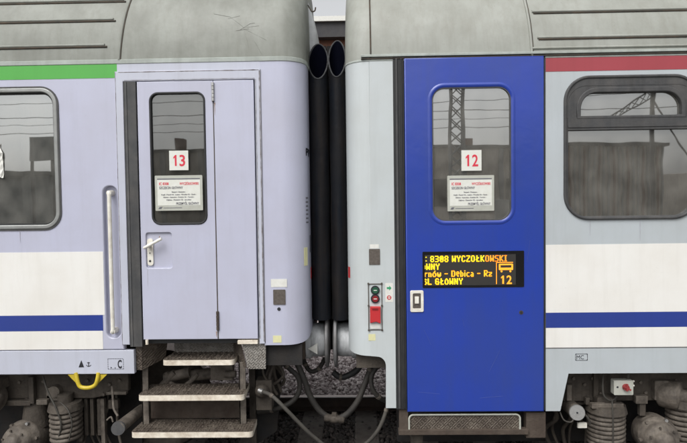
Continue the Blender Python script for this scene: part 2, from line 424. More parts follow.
# signs on the sill: triangle, anchor, frame with C
mb = MB()
q = lambda px, py: (X(px, py), Z(py, px))
mb.poly([q(79, 367), q(84.5, 367), q(81.7, 360)], -.0075, -.0055)
mb.build('triangle_mark', M['ink'], A); mb = MB()
ax, az = q(89, 364)
mb.poly([(ax-.003, az-.02), (ax+.003, az-.02), (ax+.003, az+.018), (ax-.003, az+.018)], -.0075, -.0055)
mb.poly([(ax-.012, az+.010), (ax+.012, az+.010), (ax+.012, az+.015), (ax-.012, az+.015)], -.0075, -.0055)
mb.poly([(ax+.022*math.cos(t), az+.002+.022*math.sin(t)) for t in [math.radians(200+14*i) for i in range(11)]]+[(ax+.017*math.cos(t), az+.002+.017*math.sin(t)) for t in [math.radians(340-14*i) for i in range(11)]], -.0075, -.0055)
mb.build('anchor_mark', M['ink'], A); mb = MB()
x0, z0_ = q(108.3, 369); x1, z1_ = q(123.8, 358.2)
for k in range(9):
    a = x0+(x1-x0)*k/9; b = a+(x1-x0)/9*.72
    mb.box(a, b, -.0075, -.0055, z1_-.003, z1_); mb.box(a, b, -.0075, -.0055, z0_, z0_+.003)
for k in range(5):
    a = z0_+(z1_-z0_)*k/5; b = a+(z1_-z0_)/5*.7
    mb.box(x0, x0+.003, -.0075, -.0055, a, b); mb.box(x1-.003, x1, -.0075, -.0055, a, b)
mb.text('C', X(118, 364), z0_+.01, -.0065, .093, .034, bold=.003)
mb.box(X(111, 367), X(112, 367), -.0075, -.0055, z0_+.008, z0_+.018); mb.box(X(115, 367), X(116, 367), -.0075, -.0055, z0_+.008, z0_+.014)
mb.build('stencil_marks', M['ink'], A)
# window (extends out of frame)
def ring(mb, x0, z0, x1, z1, r, t, ya, yb, mi=0, n=8, ch=0.):
    mb.poly(rr(x0, z0, x1, z1, r, n), ya, yb, [rr(x0+t, z0+t, x1-t, z1-t, max(r-t, .01), n)], mi, ch=ch)
mb = MB(); ring(mb, wx1-1.262, wz0-.012, wx1+.012, wz1+.012, .145, .012, -.006, .03, 1)
ring(mb, wx1-1.25, wz0, wx1, wz1, .134, .034, -.012, .04, 0, 10, .008)
wf = mb.build('window', [M['frame'], M['rubber2']], A)
mb = MB(); mb.poly(rr(wx1-1.25+.036, wz0+.036, wx1-.036, wz1-.036, .1), .028, .034); mb.build('pane', M['glass1'], wf)
mb = MB(); ring(mb, wx1-1.25+.034, wz0+.034, wx1-.034, wz1-.034, .101, .012, .015, .04); mb.build('gasket', M['rubber'], wf)
# interior behind the windows
mb = MB(); mb.box(XL, XE-.2, .95, 1.0, 1.25, 3.3); mb.box(XL, XE-.2, .3, 1.0, 3.25, 3.3)
for k in range(7): mb.box(wx1-1.5+k*.26, wx1-1.5+k*.26+.04, .30, .33, 1.9, 2.95)
mb.build('inner_wall', M['interior'], A)
mb = MB()
rows = [[(wx1-.40+.26*i/30, .16+.015*math.sin(i*1.3), z) for i in range(31)] for z in (Z(222, 40), Z(95, 40))]
mb.grid(rows); mb.build('curtain', M['curtain'], A)
# door surround: flange
fx0, fx1 = X(118.5, 200), X(262.5, 200); fz1 = Z(70.5, 190); fz0 = Z(344, 190)
ox0, ox1, oz1, oz0 = X(126.5, 200), X(257, 200), Z(80.5, 190), Z(339, 190)
mb = MB()
outer = [(fx0, fz0), (ox0, fz0), (ox0, oz1), (ox1, oz1), (ox1, fz0), (fx1, fz0), (fx1, fz1), (fx0, fz1)]
mb.poly(outer, -.010, .03, ch=.004)
df = mb.build('door_frame', M['lilac2'], A)
# irregular rusty caulk lines along the frame
def crack(x0, z0, x1, z1, w, y):
    n = max(6, int(math.hypot(x1-x0, z1-z0)/.022)); vert = abs(x1-x0) < abs(z1-z0); a = []; b = []
    for i in range(n+1):
        t = i/n; x = x0+(x1-x0)*t; z = z0+(z1-z0)*t; j = random.uniform(-.0004, .0004)
        h = w*random.choice((.22, .26, .3, .34, .42))
        a.append((x-h+j, y, z) if vert else (x, y, z+h+j)); b.append((x+h+j, y, z) if vert else (x, y, z-h+j))
    (MB().grid([a, b])).build('rusty_seam', M['rust'], df)
crack(fx0+.0045, fz0, fx0+.0045, fz1-.005, .0055, -.0108)
crack(fx0+.03, fz1-.007, fx1-.01, fz1-.007, .010, -.0108)
crack(fx1-.006, fz0+.02, fx1-.006, fz1-.012, .010, -.0108)
MB().box(fx1-.0005, fx1+.003, -.006, -.0005, fz0+.01, fz1-.004).build('seam_gap', M['seam'], df)
crack(ox0+.01, oz1+.007, ox1, oz1+.007, .005, -.0108)
crack(ox1+.008, oz0, ox1+.008, oz1, .006, -.0108)
MB().box(xs0+.001, fx1-.002, -.001, .03, fz1+.001, ZT+.002).build('header_panel', M['lilac2'], A)
# dark void behind the door gaps
MB().box(fx0+.01, fx1-.01, .032, .05, fz0, fz1-.01).build('door_backing', M['rubber'], A)
# rubber edge post
mb = MB(); px0, px1 = X(127.3, 200), X(139.3, 200)
mb.poly([(px0, fz0-.015), (px1, fz0-.015), (px1, oz1-.004), (px0, oz1-.004)], -.018, .03)
mb.cyl((px0+.02, -.02, fz0-.012), (px0+.02, -.02, oz1-.008), .006, n=8)
mb.build('rubber_door_edge', M['rubber2'], A, bevel=.006)
# door leaves
dx0, dxh, dx1 = X(140.3, 200), X(215.7, 200), X(255.8, 200)
gx0, gx1, gz0, gz1 = X(151.2, 160), X(206.5, 160), Z(224.5, 180), Z(92.5, 180)
hrx0, hrx1, hrz0, hrz1 = X(146.5, 250), X(172.5, 250), Z(268, 158), Z(232.5, 158)
mb = MB(); mb.poly([(dx0, oz0), (dxh-.002, oz0), (dxh-.002, oz1-.006), (dx0, oz1-.006)], -.012, .025, [rr(gx0, gz0, gx1, gz1, .07), rr(hrx0, hrz0, hrx1, hrz1, .022)], ch=.005)
d1 = mb.build('door', M['lilac'], A)
mb = MB(); mb.poly(rr(hrx0-.002, hrz0-.002, hrx1+.002, hrz1+.002, .022), .006, .02)
mb.build('handle_recess', M['lilac'], d1)
mb = MB(); mb.poly([(dxh+.002, oz0), (dx1, oz0), (dx1, oz1-.006), (dxh+.002, oz1-.006)], -.012, .025, ch=.005)
d2 = mb.build('door', M['lilac'], A)
d2['label'] = 'narrow plain leaf of the folding door, right of the hinge'
mb = MB(); ring(mb, gx0-.002, gz0-.002, gx1+.002, gz1+.002, .07, .016, -.018, .02, 0, 8, .006); mb.build('gasket', M['rubber'], d1)
mb = MB(); mb.poly(rr(gx0+.012, gz0+.012, gx1-.012, gz1-.012, .055), .004, .009); mb.build('window_pane', M['glass2'], d1)
mb = MB(); mb.poly(rr(X(147.6, 250), Z(265.5, 150), X(153.3, 250), Z(238.5, 150), .02), -.008, .006)
mb.cyl((X(150.5, 262), -.0085, Z(261, 150)), (X(150.5, 262), -.0095, Z(261, 150)), .009, n=14, mi=1)
mb.cyl((X(150.5, 262), -.0085, Z(253, 150)), (X(150.5, 262), -.0095, Z(253, 150)), .005, n=10, mi=1)
hp = mb.build('handle_plate', [M['ivory'], M['ink']], d1)
mb = MB(); mb.tube([(X(146.3, 247), -.05, Z(247.5, 146)), (X(152, 244), -.052, Z(244.5, 152)), (X(163.5, 238), -.05, Z(238.3, 163))], .0125, 12)
mb.cyl((X(150, 246), -.05, Z(245.5, 150)), (X(150, 246), -.006, Z(245.5, 150)), .014)
mb.build('door_handle', M['ivory'], d1)
# hinge line with barrels
for py0, py1 in ((83, 102), (311, 330)):
    mb = MB(); n = 5
    for k in range(n):
        z0_, z1_ = Z(py0, 215)+(Z(py1, 215)-Z(py0, 215))*k/n, Z(py0, 215)+(Z(py1, 215)-Z(py0, 215))*(k+.86)/n
        mb.cyl((dxh, -.02, z0_), (dxh, -.02, z1_), .0115, n=12, mi=0)
        mb.cyl((dxh, -.02, z1_), (dxh, -.02, z1_-.004), .008, n=10, mi=1)
    mb.build('hinge', [M['alu'], M['beam']] if py0 < 200 else [M['beam'], M['rubber']], A)
MB().box(dxh-.0035, dxh+.0035, -.0135, -.011, oz0+.005, oz1-.02).build('hinge_gap', M['seam'], A)
# corner wall of end section
def corner_wall(parent, name, m, xs, xe, sgn, z0, z1, r, lift, fargs=1.5):
    P = plan(xs, xe, sgn, 0, r, 16, far=fargs)
    # add extra points along the side so the bottom lift is smooth
    n = len(P); rows = []
    NZ = 14
    for k in range(NZ+1):
        t = k/NZ; row = []
        for i, (x, y) in enumerate(P):
            s_ = max(0, (i-3)/(14)) if i <= 17 else 1
            zb_ = z0+lift*min(1, s_)**2.5
            row.append((x, y, zb_+(z1-zb_)*t))
        rows.append(row if sgn > 0 else list(reversed(row)))
    mb = MB(); mb.grid(rows)
    # turned-in bottom lip
    lip = [(x-(0 if i == 0 else sgn*.03*min(1, i/12)), y+.03, z) for i, (x, y, z) in enumerate(rows[0] if sgn > 0 else list(reversed(rows[0])))]
    if sgn < 0: lip = list(reversed(lip))
    mb.grid([lip, rows[0]])
    return mb.build(name, m, parent)
corner_wall(A, 'corner_wall', M['lilac'], fx1-.004, XE, 1, Z(345, 280), ZT-.0, RC, .05)
# joint band between side and roof
zj = Z(57, 200); 
mb = MB()
def belt(parent, name, xs, xe, sgn, z0, z1, r, dd, m):
    P0 = plan(xs, xe, sgn, 0, r, 16); rows = []
    for z, e in ((z0-.004, 0.), (z0, dd), (z1, dd), (z1+.004, 0.)):
        row = []
        for i, (x, y) in enumerate(P0):
            t = PI/2*min(max(i-1, 0), 16)/16
            row.append((x+sgn*math.sin(t)*e, y-math.cos(t)*e, z))
        rows.append(row if sgn > 0 else list(reversed(row)))
    MB().grid(rows, smooth=False).build(name, m, parent)
belt(A, 'roof_joint', XL, XE, 1, ZT+.002, ZT+.032, RC, .006, M['gutter'])
ra = build_roof(A, 'roof', XL, XE, 1, ZT+.03, RC, M['roof1'])
mb = MB(); z0r = ZT+.03
for py, pxe in ((48, 112), (22.5, 118), (3.5, 124)):
    roof_line(mb, z0r, py, 60, XL, X(pxe, py, .1), .008)  # dark tube below each rib draws the shade of the step
    roof_line(mb, z0r, py-1.9, 60, XL, X(pxe, py, .1)-.02, .011, 1)
roof_seam(mb, z0r, X(119, 60), .010, .09, 1)
roof_seam(mb, z0r, X(119, 60)+.012, .004, .09, 0)
mb.build('roof_rib', [M['seam'], M['roof1']], ra)
def roof_hit(z0, px, py):
    d, z = roof_pt(z0, roof_a(z0, py, px)); v = pt(px, py, d); return Vector((v.x, d-.0005, z))
def scratches(parent, z0, segs, m, r=.0009):
    for seg in segs:
        P = [roof_hit(z0, *p) for p in seg]; Q = []
        for a, b in zip(P[:-1], P[1:]): Q += [a.lerp(b, k/4) for k in range(4)]
        MB().tube(Q+[P[-1]], r, 6, 0, False).build('scratch', m, parent)
M['scr'] = mat('roof_scratch', (.17, .17, .15), .7, 0, (.23, .23, .20), 30, .8)
scratches(ra, z0r, [[(243, 27), (256, 44), (262, 55)], [(243, 27), (230, 17), (214, 14)], [(243, 28), (259, 26)], [(240, 30), (250, 24), (255, 23)], [(243, 27), (247, 40), (249, 50)], [(228, 19), (240, 16)], [(244, 29), (266, 40)], [(236, 31), (249, 29)]], M['scr'])
# hood of the gangway at the end of the left coach
mb = MB(); rows = []
for k in range(17):
    t = k/16; z = 3.0+1.22*t; xo = XE+.10-.16*max(0, (z-3.45)/.77)**2.2
    rows.append([(XE-.06, .60, z), (xo-.02, .60, z), (xo, .62, z), (xo, .70, z), (xo-.03, .72, z), (XE-.06, 1.9, z)])
mb.grid(rows)
gh = mb.build('gangway_hood', M['buffer'], A)
mb = MB(); mb.tube([(XE+.0, .45, 4.02), (XE+.02, .43, 3.98), (XE+.035, .42, 3.955), (XE+.06, .42, 3.96), (XE+.068, .42, 3.99)], .006); mb.build('lamp_bracket', M['seam'], A)
# things stuck on the corner
def onarc(xe, sgn, r, deg, e=.0015):
    t = math.radians(deg); return xe-sgn*r+sgn*(r+e)*math.sin(t), r-(r+e)*math.cos(t), sgn*t
def sticker(parent, name, m, deg, zc, w, h, xe=None, sgn=1, r=RC, e=.0015):
    x, y, a = onarc(xe if xe is not None else XE, sgn, r, deg, e)
    return MB().box(x-w/2, x+w/2, y-.001, y+.001, zc-h/2, zc+h/2, 0, (0, 0, a)).build(name, m, parent)
sticker(A, 'yellowed_label', M['label_y'], 62, Z(256, 305, .15), .05, .15)
MB().box(XE, XE+.003, .30, .40, Z(278, 310, .35), Z(267, 310, .35)).build('red_marker', M['red_p'], A)
MB().box(XE, XE+.002, .26, .30, Z(252, 310, .3), Z(235, 310, .3)).build('vent_slot', M['ink'], A)
for k in range(7): sticker(A, 'vent_slot', M['ink2'], 72, Z(198+k*4, 306, .2), .045, .013)
# lettering running round the corner onto the end
tm = MB(); tm.text('PKP', 0, 0, 0, .085, .20, bold=.003)
tv = []
for x, y, z in tm.v:
    dg_ = math.radians(70)+x/RC
    if dg_ < PI/2: px_, py_, _ = onarc(XE, 1, RC, math.degrees(dg_), .0015)
    else: px_, py_ = XE+.0015, RC+(dg_-PI/2)*RC
    tv.append((px_, py_, z+Z(156, 304, .2)))
tm.v = tv; tm.build('lettering', M['ink'], A)
# plates right of the door
y_ = -.002
MB().box(X(271, 283), X(287, 283), y_, 0, Z(287, 279), Z(279, 279)).build('label', M['label'], A)
mb = MB(); mb.poly(rr(X(273.3, 296), Z(304.5, 279), X(285.5, 296), Z(289.5, 279), .006), -.006, 0); mb.build('rating_plate', M['plate'], A, bevel=.001)
MB().cyl((X(279, 309), -.004, Z(309, 279)), (X(279, 309), .0, Z(309, 279)), .014, n=16).build('lock_hole', M['ink'], A)
MB().box(X(273, 339), X(281.5, 339), y_, 0, Z(342.5, 277), Z(335.5, 277)).build('label', M['label_y'], A)

# steps of the left coach
def nosing(parent, px0, px1, pyf, pyb, Y0, thick):
    """one grated step: the front edge row and the back row give its depth"""
    zt = Z(pyf, 195, Y0); x0, x1 = X(px0, pyf, Y0), X(px1, pyf, Y0)
    # back depth
    Y1 = Y0+.1
    for i in range(200):
        if Z(pyb, 195, Y0+.002*i) >= zt-1e-4 or Z(pyb, 195, Y0+.002*i) < zt:
            pass
    lo, hi = Y0, Y0+.6
    for _ in range(30):
        mid = (lo+hi)/2
        if Z(pyb, 195, mid) > zt: lo = mid
        else: hi = mid
    Y1 = lo
    n = 6; r = .035
    out = [(x0+.012, Y1), (x0, Y0+r)]+[(x0+r-r*math.cos(t), Y0+r-r*math.sin(t)) for t in [PI/2*k/n for k in range(1, n+1)]]
    out += [(x1-r+r*math.sin(t), Y0+r-r*math.cos(t)) for t in [PI/2*k/n for k in range(n+1)]]+[(x1-.012, Y1)]
    m_ = len(out)
    top = [(x, y, zt) for x, y in out]; bot = [(x, y, zt-thick) for x, y in out]
    mb = MB(); mb.add(top, [tuple(reversed(range(m_)))][:0]+[tuple(range(m_))], 0)
    mb.add(bot, [tuple(reversed(range(m_)))], 0)
    mb.add(top+bot, [(i, i+m_, (i+1) % m_+m_, (i+1) % m_) for i in range(m_)], 1)
    # raised serrated bars of the grating
    nb = int((x1-x0)/.045)
    for k in range(nb):
        xa = x0+.03+(x1-x0-.06)*k/(nb-1)
        for j in range(6):
            ya = Y0+.03+(Y1-Y0-.04)*j/6
            mb.box(xa-.014, xa+.014, ya, ya+.012, zt-.001, zt+.006, 0, (0, 0, .5 if (k+j) % 2 else -.5))
    st = mb.build('step', [M['checker'], M['tread_edge']], parent)
    return st, zt, x0, x1, Y1
s1 = nosing(A, 162, 234, 360, 351, .02, .044)
s2 = nosing(A, 137.5, 244, 395.0, 383.5, -.03, .046)
s3 = nosing(A, 130.5, 252.5, 432, 419, -.07, .046)
# checker plates
mb = MB(); mb.box(X(172, 345, .2), X(232, 345, .2), .26, .27, Z(352.5, 200, .26), Z(330, 200, .26)); mb.build('kick_plate', M['checker2'], A)
mb = MB()
mb.poly([q(240, 338), q(265.5, 338), q(265.5, 369.5), q(247, 369.5), q(246, 362)], .015, .03)
mb.build('checker_bracket', M['checker2'], A, bevel=.002)
def q3(px, py, Y): v = pt(px, py, Y); return (v.x, v.z)
# left and right cheek plates in line with depth
mb = MB()
xl, xr = X(134.6, 350, .0), X(246, 350, .0)
mb.add([(xl, .03, Z(346, 134)), (xl, .03, Z(371, 134)), (X(142, 370, .03), .03, Z(371, 134)), (X(163, 352, .2), .26, Z(358, 163, .26)), (X(166, 340, .2), .26, Z(336, 163, .26)), (X(140, 341), .03, Z(340, 140))],
       [(0, 1, 2, 5), (5, 2, 3, 4)])
mb.build('step_cheek', M['checker'], A); mb = MB()
mb.add([(X(247, 369, .03), .03, Z(369.5, 246)), (X(240, 340, .03), .03, Z(338, 240)), (X(233, 340, .24), .26, Z(336, 233, .26)), (X(233, 358, .24), .26, Z(360, 233, .26))], [(0, 1, 2, 3)])
mb.build('step_cheek', M['checker'], A)
# step hangers
for pxa in (146, 243):
    mb = MB(); xx = X(pxa, 400, .12)
    mb.box(xx-.028, xx+.028, .10, .115, s3[1]-.02, Z(362, pxa, .1)); mb.box(xx-.028, xx-.016, .10, .16, s3[1]-.02, Z(362, pxa, .1)); mb.build('step_hanger', M['under2'], A, bevel=.002)
MB().box(X(150, 410, .25), X(240, 410, .25), .27, .28, Z(418, 195, .27), Z(396, 195, .27)).build('step_riser', M['beam'], A)
mb = MB(); mb.box(X(238, 341), X(258, 341), -.02, .02, Z(343.5, 248), Z(339.8, 248)); mb.build('door_catch', M['tread_edge'], A, bevel=.002)
mb = MB(); mb.cyl((X(147.5, 341), -.012, Z(339.5, 147)), (X(147.5, 341), -.012, Z(344, 147)), .012, n=10); mb.build('door_stop', M['tread_edge'], A)
# underframe of left coach
MB().box(XL, XE-.05, .30, 2.5, 1.12, 1.26).build('floor', M['dark'], A)
MB().box(XL, XE-.02, 2.75, 2.8, 1.0, ZT).build('side_wall', M['lilac'], A)['label'] = 'far side wall of the coach'
MB().box(XE-.10, XE-.06, .3, 2.6, .96, 1.30).build('headstock', M['beam'], A)
mb = MB(); mb.box(X(262, 350, .1), XE-.06, .06, .10, Z(364, 290, .1), Z(343, 290, .1)); mb.build('end_sill', M['dark'], A, bevel=.004)
# bogie left
def bz(py, Y=.25, px=60): return Z(py, px, Y)
MB().poly([(XL, bz(399)), (X(92, 390, .25), bz(399)), (X(128, 388, .25), bz(392)), (X(128, 380, .25), bz(372)), (XL, bz(372))], .26, .32).build('bogie_frame', M['under'], A, bevel=.01)
MB().box(XL, X(132, 380, .4), .6, .64, .1, 1.2).build('bogie_side', M['dark'], A)
mb = MB(); mb.lathe((X(170, 430, .9), .80, .46), (0, -1, 0), [(0, 0), (0, .46), (.03, .47), (.04, .45), (.10, .44), (.1, .38), (.05, .3), (.05, .14), (.12, .12), (.12, 0)], 48)
mb.build('wheel', M['under'], A)
def coil(parent, cx, cy, z0, z1, R_, r, turns, seat=True):
    P = [(cx+R_*math.cos(t), cy+R_*math.sin(t), z0+(z1-z0)*t/(2*PI*turns)) for t in np.linspace(0, 2*PI*turns, int(turns*22))]
    mb = MB(); mb.tube(P, r, 10, 0, False); o = mb.build('coil_spring', M['under2'], parent)
    mb = MB(); mb.cyl((cx, cy, z1-.01), (cx, cy, z1+.05), R_+.03, R_+.015, 24); mb.cyl((cx, cy, z0), (cx, cy, z1), R_*.62, n=18); mb.cyl((cx, cy, z1+.05), (cx, cy, z1+.12), R_*.55, n=16); mb.build('spring_seat', M['under'], o)
    return o
coil(A, X(65, 420, .2), .22, .30, bz(407, .22), .115, .019, 7)
def axlebox(parent, cx, cz, Y, R_, tilt=0.0):
    c = Vector((cx, Y, cz)); ax = Vector((-.10, -1, .10+tilt)).normalized()
    mb = MB(); mb.lathe(c, ax, [(-.15, R_*1.12), (.0, R_*1.15), (.02, R_*1.13), (.03, R_*1.02), (.09, R_*.95), (.12, R_*.86), (.13, R_*.6), (.145, R_*.55), (.17, R_*.50), (.185, R_*.40), (.19, 0)], 32)
    o = mb.build('axle_box', M['under2'], parent)
    u = ax.orthogonal().normalized(); w = ax.cross(u)
    for k in range(6):
        t = 2*PI*k/6+.4; p = c+ax*.03+(u*math.cos(t)+w*math.sin(t))*R_*1.07
        MB().cyl(p, p+ax*.022, .014, n=6, smooth=False).build('bolt', M['under2'] if k % 3 else M['alu'], o)
    mb = MB()
    for k in range(6):
        t = 2*PI*k/6; p = c+ax*.13+(u*math.cos(t)+w*math.sin(t))*R_*.76; MB().cyl(p, p+ax*.012, .009, n=6, smooth=False).build('bolt', M['under'], o)
    return o
axlebox(A, X(24, 437, .2), Z(438, 24, .2), .20, .135)
MB().cyl((X(35, 408, .3), .32, Z(425, 35, .3)), (X(35, 395, .3), .32, Z(396, 35, .3)), .12, .09, 24).build('axle_guide', M['under'], A)
def damper(parent, a, b, r):
    a, b = Vector(a), Vector(b); d = (b-a)
    mb = MB(); mb.lathe(a, d, [(0, 0), (0, r*.7), (.01, r), (.05, r*1.05), (.055, r*.9), (d.length*.6, r*.9), (d.length*.6, r*.6), (d.length, r*.6), (d.length, 0)], 26)
    return mb.build('damper', M['under2'], parent)
c_ = pt(10, 397, .18)
mb = MB(); mb.lathe((X(-8, 397, .2), .14, Z(395, 0, .2)), (1, -.55, 0), [(-.06, .02), (-.06, .10), (0, .115), (.07, .12), (.09, .122), (.1, .115), (.105, .07), (.12, .06), (.15, .055), (.155, 0)], 30)
mb.build('rubber_buffer_stop', M['under2'], A)
MB().box(X(-20, 378, .2), X(5, 378, .2), .1, .3, bz(386), bz(376)).build('bracket', M['under2'], A, bevel=.006)
mb = MB(); mb.cyl((X(55, 397, .22), .20, Z(392, 55, .2)), (X(55, 397, .22), .28, Z(392, 55, .2)), .05, n=18); mb.box(X(46, 400, .2), X(60, 400, .2), .21, .27, Z(401, 50, .2), Z(396, 50, .2)); mb.build('spring_pin', M['under2'], A)
mb = MB(); mb.tube([pt(43, 376, .15), pt(48, 392, .1), pt(56, 408, .08), pt(61, 424, .08), pt(58, 438, .1), pt(50, 450, .12)], .008, 8); mb.build('cable', M['hose2'], A)
mb = MB(); mb.tube([pt(60, 402, .14), pt(68, 410, .08), pt(72, 424, .08), pt(69, 440, .1)], .006, 8); mb.build('cable', M['hose2'], A)
mb = MB(); mb.cyl(pt(118.5, 428, -.02), pt(142, 409, .35), .052, .045, 22); mb.cyl(pt(118.5, 428, -.02), pt(118.0, 428.4, -.035), .057, .055, 22, 1); mb.build('shock_absorber', [M['under2'], M['rubber2']], A)
mb = MB(); mb.tube([pt(112, 386, .1), pt(113, 400, .08), pt(114, 409, .05), pt(118, 416, .02)], .01, 8); mb.tube([pt(107, 420, .0), pt(111, 417, -.01), pt(113, 422, -.02)], .007, 8); mb.build('pipe', M['under2'], A)
for k, pxx in enumerate((84, 90, 97)):
    MB().box(X(pxx, 410, .3), X(pxx+3.5, 410, .3), .30, .36, .3, bz(401)).build('guide_bar', M['under'], A, bevel=.003)
mb = MB()
for (a, b, Yy, rr_) in (((150, 398), (175, 372), .34, .03), ((165, 378), (190, 372), .36, .045), ((190, 375), (232, 372), .4, .05)):
    mb.cyl(pt(a[0], a[1], Yy), pt(b[0], b[1], Yy), rr_, n=14)
mb.tube([pt(166, 372, .35), pt(172, 384, .34), pt(184, 386, .34), pt(198, 374, .36)], .02)
mb.box(X(210, 375, .3), X(232, 375, .3), .32, .4, Z(381, 220, .3), Z(366, 220, .3)); mb.cyl(pt(225, 374, .3), pt(236, 374, .3), .03)
mb.build('air_pipes', M['under2'], A)
MB().box(X(250, 430, .45), X(256, 430, .45), .45, .5, .1, 1.0).build('brace', M['under'], A)
def bolts(parent, pts, Y, r=.014):
    for px, py in pts:
        p = pt(px, py, Y); MB().cyl(p, p+Vector((0, -.018, 0)), r, n=6, smooth=False).build('bolt', M['under2'], parent)
bolts(A, ((20, 382), (34, 384), (44, 381), (88, 380), (110, 384), (120, 380), (104, 394)), .26)
def rib_plate(parent, px0, px1, py0, py1, Y, m, nm='bracket', dy=.05):
    MB().box(X(px0, py0, Y), X(px1, py0, Y), Y, Y+dy, Z(py1, px0, Y), Z(py0, px0, Y)).build(nm, M[m], parent, bevel=.005)
for a in ((28, 33, 377, 404, .2, 'under'), (36, 47, 400, 405, .16, 'under2'), (46, 51, 388, 403, .21, 'under2'), (75, 81, 398, 443, .34, 'under'), (100, 104, 399, 450, .30, 'under2'), (0, 30, 401, 406, .2, 'under'), (106, 126, 392, 395, .2, 'under2'), (108, 118, 400, 409, .32, 'under')): rib_plate(A, *a)
mb = MB()
for k in range(5):
    x0_ = 84+k*8; mb.tube([pt(x0_, 392, .4), pt(x0_+random.uniform(-5, 5), 408, .38), pt(x0_+random.uniform(-8, 8), 428, .4), pt(x0_+random.uniform(-8, 8), 450, .4)], random.uniform(.008, .016), 8)
mb.build('pipes', M['under2'], A)
# yellow loop bracket
mb = MB(); mb.tube([pt(76, 372.5, -.0), pt(77.5, 381, -.01), pt(80, 386.3, -.01), pt(85, 387.8, -.01), pt(91, 387.2, -.01), pt(95.5, 384.5, -.01), pt(97.5, 379, -.01), pt(98.5, 372.5, .0)], .0165, 12)
yb = mb.build('lashing_ring', M['yellow'], A)
for g_ in ([q(67.5, 374.3), q(76, 374.3), q(76, 383)], [q(98.5, 374.3), q(107, 374.3), q(98.5, 383)]): MB().poly(g_, .0, .012).build('gusset', M['yellow'], yb)
# bellows tube helper
def bellow(parent, px0, px1, Y, py_lo, py_hi, zbot):
    cx = (X(px0, 200, Y)+X(px1, 200, Y))/2; rx = abs(X(px1, 200, Y)-X(px0, 200, Y))/2
    ry = .11; zl, zh = Z(py_lo, 330, Y-ry), Z(py_hi, 330, Y+ry)
    n = 40; rows = []
    def ringz(t, z, k=1.): return (cx+rx*k*math.cos(t), Y+ry*k*math.sin(t), z)
    ts = [2*PI*i/n for i in range(n+1)]
    top = lambda t: zl+(zh-zl)*(math.sin(t)+1)/2+.004*math.sin(3*t+px0)
    rows.append([ringz(t, zbot) for t in ts])
    for k in range(1, 12): rows.append([ringz(t, zbot+(top(t)-zbot)*k/12, 1+(.03*math.sin(k*2.1+px0)+.025*math.sin(3*t+k*1.3)+.02*math.sin(5*t-k*.7))*min(1, (12-k)/4)) for t in ts])
    rows.append([ringz(t, top(t)) for t in ts])
    mb = MB(); mb.grid(rows)
    mb.grid([[ringz(t, top(t), .93) for t in ts], [ringz(t, zbot+.3, .9) for t in ts]], 1)
    mb.grid([[ringz(t, top(t)) for t in ts], [ringz(t, top(t)+.004, .96) for t in ts], [ringz(t, top(t), .93) for t in ts]])
    o = mb.build('rubber_bellows', [M['bellows'], M['tubeblack']], parent)
    mb = MB(); mb.loop([ringz(t, top(t)+.003, .98) for t in ts[:-1]], .007, 8); mb.build('bellows_rim', M['rimrub'], o)
    mb = MB(); mb.box(cx-rx*.8, cx+rx*.8, Y+ry+.0, Y+ry+.03, zbot, zl); mb.build('bellows_frame', M['dark'], o)
    return o
bellow(A, 310.5, 330, .42, 78.5, 45, Z(318, 320, .42))
# buffers
def buffer(parent, xh, sgn, xe):
    bz_ = 1.075; Yb = .53
    mb = MB(); mb.lathe((xh, Yb, bz_), (sgn, 0, 0), [(0, 0), (.004, .1), (.012, .19), (.020, .240), (.034, .246), (.044, .240), (.046, .215), (.044, .12), (.05, .10)], 48)
    hd = mb.build('buffer_head', M['bufferface'], parent)
    mb = MB(); mb.lathe((xh, Yb, bz_), (sgn, 0, 0), [(.044, .13), (.05, .145), (.09, .15), (.17, .15), (.175, .163), (.19, .168), (.60, .168), (.60, .2)], 40)
    mb.build('buffer_casing', M['buffer'], parent)
    return bz_
bzc = buffer(A, X(331, 345, .53), -1, XE)
tz = Z(348.5, 313, .37); tx = X(313, 348, .365)
MB().poly([(X(308, 348, .365), Z(348.5, 308, .365)), (X(317.5, 353, .365), Z(354, 317, .365)), (X(317.5, 343, .365), Z(343, 317, .365))], .358, .362).build('white_triangle', M['label'], A)

# ================================================================== RIGHT COACH
ZU = Z(57, 600)
XF = X(347.5, 200, .2)-.004
RD = .20
B = empty('passenger_coach', (X(687), 1.4, 0))
tag(B, 'pale grey passenger coach with red stripe and bright blue door with amber display', 'railway coach', 'passenger coaches standing coupled together')
XR = 6.2
bx0, bx1 = X(405.7, 240), X(543.3, 240); bzt, bzb = Z(57.5, 475), Z(411, 475)
lx = X(394.5, 240)
# corner wall and flat strip with the tongue
zc_ = Z(352, 365)
corner_wall(B, 'corner_wall', M['greygreen'], X(371.3, 200), XF, -1, Z(356, 365), ZU, RD, .035)
mb = MB()
tong = [q(371, 356), q(377, 356.5)]+[q(377+9*math.sin(t), 366-9.5*math.cos(t)) for t in [PI/2*k/8 for k in range(1, 9)]]+[q(386, 408), q(396.8, 408)]
tong = [(x, z) for x, z in tong]; tong[-2] = (X(386, 408), Z(408, 390)); tong[-1] = (lx, Z(408, 390))
tong += [(lx, ZU), (X(371, 200), ZU)]
mb.poly(tong, -.0008, .04); mb.build('side_wall', M['greygreen'], B)
